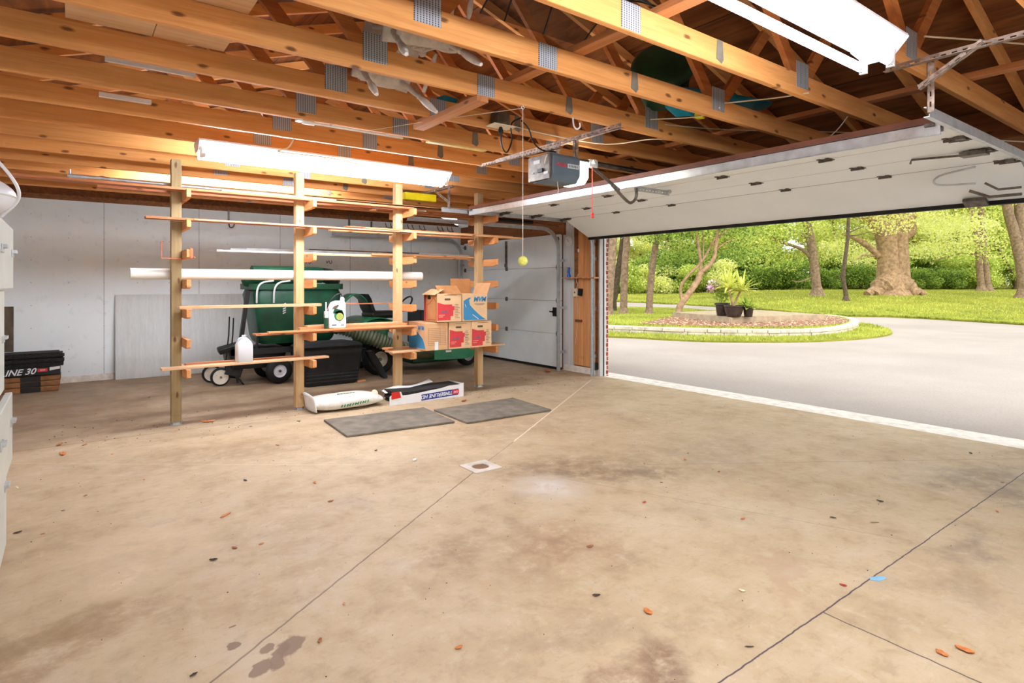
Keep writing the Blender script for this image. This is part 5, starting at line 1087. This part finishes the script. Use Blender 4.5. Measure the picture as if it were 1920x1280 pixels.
# potted plants
def pot(label, px, py, R, h, cat='potted plant', bowl=False):
    p = onZ(px, py, zd); r = thing('potted_plant', label, cat, tuple(p))
    pr = [(R*.62, 0), (R*.7, .01), (R*.92, h*.5), (R*.98, h*.82), (R, h*.86), (R*1.06, h*.9), (R*1.06, h), (R*.95, h), (R*.92, h*.93), (.001, h*.92)] if bowl else [(R*.68, 0), (R*.7, .01), (R*.9, h*.8), (R*1.04, h*.84), (R*1.04, h), (R*.93, h), (R*.9, h*.94), (.001, h*.93)]
    MB().lathe(pr, (p.x, p.y, zd+.001), 28).build('pot', M_pot, r, smooth=True); return r, p
def blades(m, c, n, L, w, up, spread, seed, droop=1.):
    random.seed(seed)
    for i in range(n):
        a = 2*PI*i/n*2.618+random.uniform(-.3, .3); el = random.uniform(up, 1.35); l = L*random.uniform(.7, 1.05); pts = []
        for k in range(7):
            s = k/6; hz = l*s*math.cos(el)*spread+.02; z = l*s*math.sin(el)-droop*l*.38*s*s*math.cos(el); pts.append((Vector((c[0]+hz*math.cos(a), c[1]+hz*math.sin(a), c[2]+z)), w*(.35+.65*math.sin(PI*min(s*.8+.22, 1)))*(1 if s < .95 else .15)))
        sd = Vector((-math.sin(a), math.cos(a), 0)); vs = []
        for p, ww in pts: vs += [p-sd*ww/2, p+Vector((0, 0, -.15*ww)), p+sd*ww/2]
        m.add(vs, [(3*k+j, 3*k+j+1, 3*k+j+4, 3*k+j+3) for k in range(6) for j in range(2)])
    return m
r, p = pot('big bowl pot with a tall spiky yellow green palm-like plant on the deck', 1376, 594, .285, .36, bowl=True)
for i, (dx, dy, zz_, tx) in enumerate(((-.1, 0, .95, -.16), (.08, .0, .84, .22))):
    e = (p.x+CA*tx, p.y-SA*tx, zd+zz_); MB().tube(curve([(p.x+dx*.4, p.y, zd+.32), (p.x+dx*1.2, p.y, zd+.5), e]), [.035]*6+[.03]*7, 10).build('stem', M_bark2, r, smooth=True)
    blades(MB(), (e[0], e[1], e[2]-.05), 46, .82, .075, .15, 1, 5+i).build('leaf_blades', M_blade, r, smooth=True)
def leafpts(n, cl, r_=None):
    g_ = np.random.default_rng(r_ or 1); cl = np.array(cl, float); wts = (cl[:, 3]*cl[:, 4]*cl[:, 5])**.75; wts /= wts.sum(); k = g_.choice(len(cl), n, p=wts)
    d = g_.normal(size=(n, 3)); d /= np.linalg.norm(d, axis=1)[:, None]; rad = g_.uniform(.0, 1, n)**.4
    return cl[k, :3]+d*rad[:, None]*cl[k, 3:6]
def leaf_mesh(name, pts, size, mats, seed=1, bias=.9, split=.0, asp=.55):
    g_ = np.random.default_rng(seed); n = len(pts); N = g_.normal(size=(n, 3)); N[:, 2] += bias; N /= np.linalg.norm(N, axis=1)[:, None]
    T = np.cross(N, g_.normal(size=(n, 3))); T /= np.linalg.norm(T, axis=1)[:, None]; B_ = np.cross(N, T); s = (size*g_.uniform(.6, 1.25, n))[:, None]
    V = np.stack([pts-T*s*.5, pts-B_*s*asp*.5+N*s*.08, pts+T*s*.5, pts+B_*s*asp*.5+N*s*.08], 1).reshape(-1, 3)
    me = bpy.data.meshes.new(name); me.vertices.add(4*n); me.vertices.foreach_set('co', V.ravel().astype(np.float32)); me.loops.add(4*n); me.loops.foreach_set('vertex_index', np.arange(4*n, dtype=np.int32))
    me.polygons.add(n); me.polygons.foreach_set('loop_start', np.arange(0, 4*n, 4, dtype=np.int32)); me.polygons.foreach_set('loop_total', np.full(n, 4, dtype=np.int32))
    for q in (mats if isinstance(mats, (list, tuple)) else [mats]): me.materials.append(q)
    if split: me.polygons.foreach_set('material_index', (g_.uniform(size=n) < split).astype(np.int32))
    me.update(); me.validate(); return me
def leaves(name, parent, pts, size, mats, **k):
    off = np.array(parent.location) if parent else 0
    o = bpy.data.objects.new(name, leaf_mesh(name, pts-off, size, mats, **k)); C.objects.link(o); o.parent = parent; return o
r, p = pot('tall dark pot with a bushy pink flowering plant, left on the deck', 1354, 592, .23, .42)
q = Vector((p.x-CA*.12, p.y+SA*.12, 0)); leaves('foliage', r, leafpts(900, [(p.x, p.y, zd+.75, .36, .36, .3), (q.x, q.y, zd+.95, .26, .26, .22)], 4), .09, M_leafg, seed=4)
leaves('flowers', r, leafpts(160, [(q.x-CA*.1, q.y+SA*.1, zd+1.0, .26, .26, .2), (q.x-CA*.25, q.y+SA*.25, zd+.85, .16, .16, .14)], 5), .09, M_pink, seed=5, asp=.9)
r, p = pot('small dark pot with a leafy green plant, right on the deck', 1403, 594, .17, .32)
blades(MB(), (p.x, p.y, zd+.28), 34, .5, .12, .25, 1, 9).build('leaf_blades', M_leafg, r, smooth=True)

# ---------------------------------------------------------------- trees in the lawn
def limb(m, pix, d, r0, r1, n=12, dd=0.):
    P = []; k = len(pix)
    for i, (a, b) in enumerate(pix):
        D = d+dd*i/(k-1); v = atD(a, D, EYE+(HZ-b)*D/F); P.append(v)
    P = curve(P, 4); kk = len(P); m.tube(P, [r0+(r1-r0)*(i/(kk-1)) for i in range(kk)], n); return P
def flare(m, base, R, n=14):
    m.lathe([(R*1.8, -.4*R), (R*1.5, .1*R), (R*1.2, .55*R), (R*.98, 1.2*R), (R*.75, 2.*R), (R*.3, 2.3*R)], base, n)
def tree(label, d, base, limbs, R, bark, crown=None, size=.2, mats=None, n=0, seed=1, split=0., zb=None, tops=(), group=None):
    b = atD(base[0], d, 0); b.z = ground(b.x, b.y)+.03 if zb is None else zb
    r = thing('tree', label, 'tree', tuple(b), group=group); m = MB(); flare(m, b, R)
    for pix, r0, r1 in limbs[:1]: limb(m, pix, d, r0, r1, 14)
    m.build('trunk', bark, r, smooth=True)
    for pix, r0, r1 in limbs[1:]:
        m = MB(); limb(m, pix, d, r0, r1, 10); m.build('branch', bark, r, smooth=True)
    if n:
        cl = [(lambda v, s: (v.x, v.y, v.z, s[0], s[0], s[1]))(atD(a, d+dd, EYE+(HZ-bb)*(d+dd)/F), s) for a, bb, dd, s in crown]
        leaves('foliage', r, leafpts(int(n*1.9), cl, seed), size*.72, mats, seed=seed, split=split)
    return r
UP = -260
tree('leftmost tree trunk in the opening, flared dark base by the brick edge', 23.5, (1140, 588), [([(1140, 592), (1141, 560), (1146, 500), (1150, 440), (1154, 340), (1150, 160)], .2, .12)], .24, M_bark, [(1150, 300, 0, (2.2, 2)), (1150, 200, 0, (3, 2))], .16, [M_leafy, M_leafp], 5000, 11, .4)
tree('forked dark trunk second from the left in the opening', 26.5, (1148, 582), [([(1150, 582), (1149, 545), (1144, 500), (1141, 440), (1135, 300)], .16, .1), ([(1151, 560), (1157, 520), (1165, 470), (1168, 440), (1180, 300)], .16, .1)], .18, M_barkd, [(1165, 440, 1, (1.6, .5)), (1160, 300, 0, (3, 2.4))], .16, [M_leafy, M_leafp], 4500, 12, .4)
tree('straight grey trunk third from the left in the opening', 24.6, (1169, 586), [([(1169, 588), (1170, 540), (1172, 490), (1176, 430), (1180, 200)], .155, .13)], .17, M_bark, [(1190, 280, 0, (2.6, 2))], .16, [M_leafg, M_leafy], 4000, 13, .5, zb=zi)
tree('slim grey trunk leaning right at the left of the deck', 24.4, (1217, 587), [([(1217, 589), (1219, 545), (1224, 490), (1233, 430), (1255, 200)], .14, .12)], .15, M_bark, [(1250, 280, 0, (2.6, 2))], .16, [M_leafg, M_leafy], 4000, 14, .5, zb=zi)
tree('small crooked tree with several curving stems behind the deck', 23.4, (1274, 583), [([(1272, 586), (1276, 572), (1292, 549), (1308, 526), (1314, 508)], .13, .11), ([(1314, 510), (1327, 500), (1338, 485), (1342, 460), (1345, 425), (1352, 380)], .09, .06), ([(1314, 512), (1313, 485), (1308, 455), (1304, 420), (1298, 360)], .07, .05), ([(1279, 566), (1276, 548), (1278, 534), (1290, 516), (1305, 502), (1320, 484), (1333, 460), (1350, 430)], .06, .04), ([(1345, 446), (1362, 432), (1385, 420), (1410, 410)], .04, .02), ([(1318, 490), (1319, 455), (1317, 420)], .03, .02), ([(1340, 470), (1360, 455), (1376, 448)], .03, .015)], .14, M_bark2,
     [(1250, 440, 0, (1.2, .5)), (1290, 420, 0, (1.4, .7)), (1350, 415, 0, (1.5, .6)), (1240, 490, 2, (1.1, .5)), (1390, 425, 1, (1.2, .6)), (1385, 475, 2, (.8, .5)), (1300, 470, 1.5, (.9, .4)), (1240, 410, 0, (1.0, .5))], .17, [M_leafg, M_leafd], 3600, 15, .35)
tree('tall brown trunk with a branch reaching left, in the middle of the opening', 33, (1532, 556), [([(1532, 558), (1531, 540), (1527, 500), (1520, 450), (1511, 410), (1500, 340), (1480, 150)], .27, .2), ([(1519, 482), (1505, 468), (1485, 460), (1460, 452), (1440, 440), (1415, 430)], .11, .04), ([(1514, 445), (1500, 438), (1480, 430), (1465, 415)], .09, .05), ([(1522, 520), (1500, 528), (1485, 526)], .05, .02)], .3, M_bark,
     [(1440, 440, -1, (2.2, .8)), (1480, 415, -1, (1.8, .9)), (1560, 430, 1, (1.9, .9)), (1420, 480, 1, (1.5, .8)), (1475, 485, 1, (1.3, .8)), (1560, 480, 2, (1.2, .6)), (1420, 400, -1, (1.8, 1)), (1500, 330, 0, (5, 2.6))], .2, [M_leafg, M_leafy], 8500, 16, .45)
tree('thin crooked trunk standing alone left of the giant oak', 29, (1586, 562), [([(1587, 564), (1585, 545), (1581, 520), (1584, 490), (1589, 450), (1591, 410), (1598, 250)], .11, .07), ([(1590, 437), (1605, 430), (1618, 425)], .03, .015), ([(1590, 442), (1610, 440), (1632, 434)], .03, .015)], .13, M_barkd, [(1620, 250, 0, (3, 2))], .2, [M_leafy, M_leafp], 2500, 17, .3)
r = tree('giant old oak with a broad double trunk and flared roots', 34, (1668, 552), [([(1660, 560), (1662, 545), (1665, 500), (1662, 455), (1650, 425), (1630, 405), (1600, 380)], 0.66, .38), ([(1692, 560), (1690, 545), (1688, 500), (1686, 450), (1690, 420), (1702, 410), (1712, 395)], .58, .32), ([(1668, 470), (1672, 430), (1676, 400), (1680, 300), (1690, 120)], .42, .3), ([(1648, 480), (1640, 472), (1618, 455), (1598, 444), (1580, 438)], .2, .09), ([(1650, 425), (1630, 412), (1600, 402), (1560, 380)], .3, .16), ([(1702, 412), (1709, 430), (1695, 445)], .3, .26), ([(1640, 480), (1620, 478), (1608, 486)], .06, .03)], .72, M_bark2,
     [(1660, 425, -1.5, (1.5, .5)), (1700, 405, -1, (2, .5)), (1640, 400, -1, (2, .5)), (1760, 410, 0, (2.4, .7)), (1800, 430, 2, (2.2, .6)), (1600, 470, 3, (2, .8)), (1720, 250, 0, (7, 3))], .22, [M_leafy, M_leafp], 9000, 18, .35)
for k, (a, rr_, dx) in enumerate(((1626, .3, -.2), (1640, .4, 0), (1720, .35, .2), (1735, .22, .2))):
    b0 = gD(a, 33.4, .05); b1 = gD(1675, 34, .9); m = MB().tube(curve([b1, b0.lerp(b1, .3)+Vector((0, 0, .05)), b0]), [rr_*1.6]*6+[rr_*.8]*7, 10); q = m.build('root', M_bark2, None, smooth=True); q.parent = r; q.location = q.location-r.location
tree('left one of a pair of straight trunks at the right of the lawn', 40, (1840, 550), [([(1841, 552), (1838, 520), (1834, 470), (1830, 430), (1822, 395), (1815, 300)], .22, .15), ([(1832, 450), (1824, 408), (1817, 385)], .12, .08), ([(1831, 478), (1810, 474), (1780, 480), (1745, 492)], .07, .02), ([(1826, 432), (1800, 430), (1785, 445), (1768, 465)], .06, .02)], .25, M_bark, [(1780, 420, -1, (2.6, .6)), (1790, 455, 0, (2.6, .6)), (1750, 470, 0, (2, .6)), (1820, 300, 0, (5, 2.5))], .24, [M_leafy, M_leafp], 6000, 19, .4)
tree('right one of a pair of straight trunks at the right of the lawn', 40, (1852, 550), [([(1852, 552), (1849, 520), (1845, 470), (1841, 420), (1838, 380), (1834, 250)], .24, .16)], .27, M_bark, [(1870, 400, 1, (2.4, .8)), (1880, 440, 2, (2.2, .7)), (1860, 300, 0, (5, 2.5))], .24, [M_leafy, M_leafg], 5000, 20, .3)
tree('leaning pale trunk cut by the right edge of the opening', 31, (1921, 556), [([(1923, 560), (1919, 520), (1912, 480), (1900, 430), (1888, 385), (1870, 250)], .3, .2), ([(1922, 520), (1917, 450), (1910, 380), (1905, 250)], .26, .2)], .32, M_bark, [(1880, 470, 3, (2, .8)), (1900, 300, 0, (5, 2.5))], .22, [M_leafy, M_leafg], 4500, 21, .4)
tree('dark slanting dead trunk among the leaves at far right', 46, (1905, 549), [([(1908, 552), (1900, 520), (1880, 480), (1862, 450), (1852, 440)], .16, .08)], .18, M_barkd)
tree('short stump-like trunk behind the thin crooked one', 48, (1575, 548), [([(1575, 549), (1575, 535), (1576, 515)], .22, .2)], .24, M_bark)
# ---------------------------------------------------------------- the woods behind: shared kinds, one object each
def proto_tree(mats, split, seed, H=13, R=3.6, n=17000, size=.26):
    g_ = np.random.default_rng(seed); cl = []
    for k in range(26):
        z = g_.uniform(2.0, H); rr_ = R*(1-.5*abs(z/H-.45)); a = g_.uniform(0, 2*PI); q = g_.uniform(.1, .8)*rr_; cl.append((q*math.cos(a), q*math.sin(a), z, 1.5, 1.5, .75))
    return leaf_mesh('foliage', leafpts(n, cl, seed), size, mats, seed=seed, split=split)
def proto_shrub(mats, split, seed, H=2.4, R=1.8, n=7000, size=.16):
    g_ = np.random.default_rng(seed); cl = []
    for k in range(14):
        a = g_.uniform(0, 2*PI); q = g_.uniform(0, .8)*R; cl.append((q*math.cos(a), q*math.sin(a), g_.uniform(.3, H-.5), .75, .75, .5))
    return leaf_mesh('foliage', leafpts(n, cl, seed), size, mats, seed=seed, split=split)
def trunkm(seed):
    m = MB(); m.tube(curve([(0, 0, -.3), (.1, 0, 3), (-.1, .15, 7), (.2, .1, 12)]), [.2-.008*i for i in range(19)], 8); o = m.build('t', M_bark, smooth=True); me = o.data
    for v in me.vertices: v.co += o.location
    bpy.data.objects.remove(o); return me
TM = [proto_tree([M_leafy, M_leafp], .35, 31), proto_tree([M_leafg, M_leafy], .45, 32), proto_tree([M_leafy, M_leafg], .4, 33), proto_tree([M_leafp, M_leafy], .4, 34)]
SM = [proto_shrub([M_leafg, M_leafd], .4, 41), proto_shrub([M_leafg, M_leafy], .4, 42), proto_shrub([M_leafy, M_leafp], .5, 43)]
TK = trunkm(1); TN = ['yellow green leafy tree of the woods beyond the lawn', 'mixed green leafy tree of the woods beyond the lawn', 'bright leafy tree of the woods beyond the lawn', 'palest leafy tree of the woods beyond the lawn']
SN = ['deep green shrub at the edge of the woods', 'fresh green shrub at the edge of the woods', 'yellow green shrub at the edge of the woods']
g_ = np.random.default_rng(5); i = 0
for row, (d0, st, zs) in enumerate(((51, 4.6, .9), (58, 5.0, 1.05), (67, 5.6, 1.3))):
    lat = 4.0
    while lat < d0*1.02:
        d = d0+g_.uniform(-2, 2); x = d*SA+lat*CA; y = d*CA-lat*SA; k = int(g_.integers(0, 4)); s = zs*g_.uniform(.85, 1.15)
        r = thing('woodland_tree', TN[k], 'tree', (x, y, ground(x, y)), g_.uniform(0, 6.28), 'trees of the woods behind the lawn: '+TN[k].split(' leafy')[0]); r.scale = (s, s, s)
        for nm, me in (('trunk', TK), ('foliage', TM[k])):
            q = bpy.data.objects.new(nm, me); C.objects.link(q); q.parent = r
        lat += st*g_.uniform(.8, 1.2); i += 1
for row, (d0, st) in enumerate(((46.5, 2.6), (49.5, 2.9))):
    lat = 6.0
    while lat < d0*.98:
        d = d0+g_.uniform(-1, 1); x = d*SA+lat*CA; y = d*CA-lat*SA; k = int(g_.choice([0, 0, 1, 1, 2])); s = g_.uniform(.75, 1.15)*(1.0 if row == 0 else 1.45)
        q = bpy.data.objects.new('shrub', SM[k]); C.objects.link(q); q.location = (x, y, ground(x, y)); q.rotation_euler = (0, 0, g_.uniform(0, 6.28)); q.scale = (s, s, s)
        tag(q, SN[k], 'shrub', 'shrubs along the woods: '+SN[k].split(' shrub')[0]); lat += st*g_.uniform(.75, 1.2)

# ---------------------------------------------------------------- litter on the garage floor
M_l1 = plain('brown_dry_leaf', (168, 106, 60), .8, var=.25, sc_=30); M_l2 = plain('orange_dry_leaf', (208, 122, 62), .75, var=.2, sc_=30); M_l3 = plain('red_petal', (190, 52, 48), .7); M_l4 = plain('cream_petal', (232, 220, 180), .7); M_l5 = plain('dark_crumb', (70, 56, 44), .9)
M_tape = plain('light_blue_tape', (132, 184, 212), .6)
def leaf(px, py, s, mat, name, label, cat, group=None, asp=.5, seed=0, curl=.18):
    random.seed(seed+int(px*7+py)); p = onZ(px, py, 0); a = random.uniform(0, PI*2); m = MB(); nU, nV = 8, 4
    def f(u, v):
        w = asp*s*(math.sin(PI*min(max(u, .03), .97))**.7)*(1+.18*math.sin(11*u+seed))*(v-.5); l = (u-.5)*s
        return (p.x+l*math.cos(a)-w*math.sin(a), p.y+l*math.sin(a)+w*math.cos(a), .002+curl*s*((v-.5)**2*1.6+(u-.5)**2)+.0006)
    m.grid(f, nU, nV); return tag(m.build(name, mat, smooth=True, solid=.0012), label, cat, group)
leaf(1215, 1148, .05, M_l2, 'dry_leaf', 'orange dry leaf alone in the lower middle of the floor', 'leaf', asp=.6)
leaf(1766, 1226, .045, M_l2, 'dry_leaf', 'orange dry leaf at lower right, left one of two', 'leaf', asp=.6)
leaf(1809, 1220, .06, M_l2, 'dry_leaf', 'orange dry leaf at lower right, right one of two', 'leaf')
leaf(1581, 1098, .03, M_l3, 'red_petal', 'small red petal beside the blue tape scrap', 'petal', asp=.6)
leaf(1391, 1108, .03, M_l4, 'cream_petal', 'cream petal on the floor left of the long joint', 'petal', asp=.6)
leaf(1208, 942, .03, M_l3, 'red_petal', 'red petal lying past the dark floor stain', 'petal', asp=.6)
leaf(777, 863, .06, M_white, 'paper_scrap', 'white paper scrap on the floor left of the drain', 'scrap', asp=.5)
leaf(423, 966, .09, M_l2, 'wood_chip', 'long orange wood chip on the floor at left', 'wood chip', asp=.25, curl=.05)
leaf(118, 852, .1, M_l2, 'dry_leaf', 'curled orange leaf near the filing cabinet', 'leaf', asp=.4)
leaf(112, 834, .09, M_l1, 'dry_leaf', 'brown leaf just behind the curled orange one near the cabinet', 'leaf', asp=.4)
leaf(390, 791, .12, M_l2, 'dry_leaf', 'orange leaves heap edge at the foot of the first rack post', 'leaf', asp=.4)
leaf(870, 752, .1, M_l1, 'dry_leaf', 'brown leaf at the right end of the torn shingle bundle', 'leaf', asp=.5)
leaf(1027, 697, .16, M_l2, 'dry_leaf', 'orange leaf pile under the right track of the side door', 'leaf', asp=.6)
leaf(32, 914, .07, M_l4, 'wood_chip', 'pale wood sliver close to the filing cabinet', 'wood chip', asp=.2, curl=.03)
leaf(1215, 785, .08, M_l4, 'wood_chip', 'pale wood sliver on the floor toward the big opening', 'wood chip', asp=.15, curl=.03)
leaf(1640, 980, .05, M_l5, 'wood_chip', 'dark thin stick on the floor at right', 'stick', asp=.1, curl=.02)
leaf(1405, 1213, .035, M_l5, 'twig', 'tiny brown twig near the long joint at the bottom', 'twig', asp=.2, curl=.05)
leaf(33, 999, .04, M_l5, 'dark_chip', 'black chip on the floor beside the filing cabinet base', 'chip', asp=.5)
p = onZ(1644, 1084, 0); tag(MB().prism([(p.x-.045, p.y+.01), (p.x-.02, p.y-.02), (p.x+.035, p.y-.03), (p.x+.045, p.y-.012), (p.x+.01, p.y+.012), (p.x-.02, p.y+.022)], .0012, lambda a, b, c: (a, b, c+.0006)).build('tape_scrap', M_tape), 'light blue tape scrap on the long floor joint', 'scrap')
SP = [(160, 834), (210, 852), (118, 958), (80, 1002), (330, 808), (470, 800), (520, 835), (590, 905), (705, 845), (620, 940), (700, 926), (460, 901), (1208, 870), (1393, 973), (1562, 971), (1348, 885), (1284, 862), (1118, 1117), (1106, 1025), (645, 1133), (363, 1266), (440, 1028), (490, 1020), (400, 1050), (160, 930), (270, 900), (1820, 850), (1880, 905), (1870, 960), (1240, 905), (600, 1202), (860, 1215), (1650, 940), (245, 770), (180, 775), (280, 745), (60, 775), (1145, 775), (1290, 850), (660, 785), (745, 800), (560, 790), (1010, 720), (960, 735), (940, 715)]
for i, (a, b) in enumerate(SP):
    t_ = i % 3; leaf(a, b, random.uniform(.018, .04), [M_l1, M_l2, M_l5][t_], 'dry_leaf', ['small brown leaf bit on the concrete floor', 'small orange leaf bit on the concrete floor', 'small dark leaf bit on the concrete floor'][t_], 'leaf', ['brown leaf bits on the floor', 'orange leaf bits on the floor', 'dark leaf bits on the floor'][t_], seed=i)
def tufts(name, pts, h, label, n_w=.012):
    g2 = np.random.default_rng(len(pts)); k = len(pts); a = g2.uniform(0, 2*PI, k); hh = h*g2.uniform(.5, 1.2, k); w = n_w*g2.uniform(.6, 1.3, k)
    dx = np.cos(a)*w; dy = np.sin(a)*w; lx = g2.normal(0, .35, k)*hh; ly = g2.normal(0, .35, k)*hh
    V = np.stack([np.stack([pts[:, 0]-dx, pts[:, 1]-dy, pts[:, 2]], 1), np.stack([pts[:, 0]+dx, pts[:, 1]+dy, pts[:, 2]], 1), np.stack([pts[:, 0]+lx, pts[:, 1]+ly, pts[:, 2]+hh], 1)], 1).reshape(-1, 3)
    me = bpy.data.meshes.new(name); me.vertices.add(3*k); me.vertices.foreach_set('co', V.ravel().astype(np.float32)); me.loops.add(3*k); me.loops.foreach_set('vertex_index', np.arange(3*k, dtype=np.int32))
    me.polygons.add(k); me.polygons.foreach_set('loop_start', np.arange(0, 3*k, 3, dtype=np.int32)); me.polygons.foreach_set('loop_total', np.full(k, 3, dtype=np.int32)); me.materials.append(M_turf); me.update(); me.validate()
    o = bpy.data.objects.new(name, me); C.objects.link(o); tag(o, label, 'grass', kind='stuff')
M_turf = leaf_mat('grass_blades', (112, 134, 40), (190, 196, 92), .3)
g_ = np.random.default_rng(21); q = np.array([[v.x, v.y] for v in P]) if False else None
outer = [gHit(a, b) for a, b in pl]; outer = curve(outer+[outer[0]], 4)[:-1]; ox = np.array([v.x for v in outer]); oy = np.array([v.y for v in outer])
def inside(xx, yy, px_, py_):
    c = np.zeros(len(xx), bool); j = len(px_)-1
    for i in range(len(px_)):
        c ^= ((py_[i] > yy) != (py_[j] > yy)) & (xx < (px_[j]-px_[i])*(yy-py_[i])/(py_[j]-py_[i]+1e-12)+px_[i]); j = i
    return c
X_ = g_.uniform(ox.min(), ox.max(), 90000); Y_ = g_.uniform(oy.min(), oy.max(), 90000); ins = inside(X_, Y_, ox, oy); rx_ = np.array([a for a, b in poly]); ry_ = np.array([b for a, b in poly])
rin = inside(X_, Y_, rx_, ry_); s1 = ins & ~rin & (np.hypot(X_, Y_) < 24)
tufts('grass_blades', np.stack([X_[s1], Y_[s1], np.full(s1.sum(), .008)], 1), .07, 'short grass blades of the strip outside the stone ring')
mpc = curve(mp+[mp[0]], 4)[:-1]; mx_ = np.array([v.x for v in mpc]); my_ = np.array([v.y for v in mpc])
s2 = rin & ~inside(X_, Y_, mx_, my_); tufts('grass_blades', np.stack([X_[s2], Y_[s2], np.full(s2.sum(), zi-.002)], 1), .08, 'grass blades of the raised patch under the left trunks')
u_ = g_.uniform(0, 1, 60000); v_ = g_.uniform(0, 1, 60000)**2*.55; L3 = np.array([lawn(a, b) for a, b in zip(u_, v_)]); tufts('grass_blades', L3, .09, 'grass blades of the wide lawn beyond the driveway', .02)
nC = 260; cx_ = g_.uniform(mx_.min(), mx_.max(), 1800); cy_ = g_.uniform(my_.min(), my_.max(), 1800); s3 = inside(cx_, cy_, mx_, my_); m = MB()
for a, b in zip(cx_[s3], cy_[s3]): m.obox((a, b, zi+.04), (random.uniform(.03, .09), random.uniform(.02, .04), .012), (random.uniform(-.4, .4), random.uniform(-.4, .4), random.uniform(0, 3)))
o = m.build('bark_chips', plain('pale_bark_chips', (216, 184, 156), .85, var=.25)); tag(o, 'pale wood chips scattered over the mulch bed', 'chips', kind='stuff')
random.seed(11); m = MB()
g_ = np.random.default_rng(9); m = MB()
for i in range(420):
    x = g_.uniform(-.2, 6.1); y = g_.uniform(.9, 6.2); s = g_.uniform(.001, .0032); m.obox((x, y, s*.5+.0003), (s*2, s, s*.8), (0, 0, g_.uniform(0, 3)))
for i in range(300):
    x = g_.uniform(-.2, 6.1); y = g_.uniform(5.9, 7.2); s = g_.uniform(.002, .006); m.obox((x, y, s*.4+.0003), (s*2, s, s*.7), (0, 0, g_.uniform(0, 3)))
o = world_origin(m.build('floor_grit', M_l5)); tag(o, 'fine dark grit and crumbs sprinkled over the concrete floor', 'grit', kind='stuff')
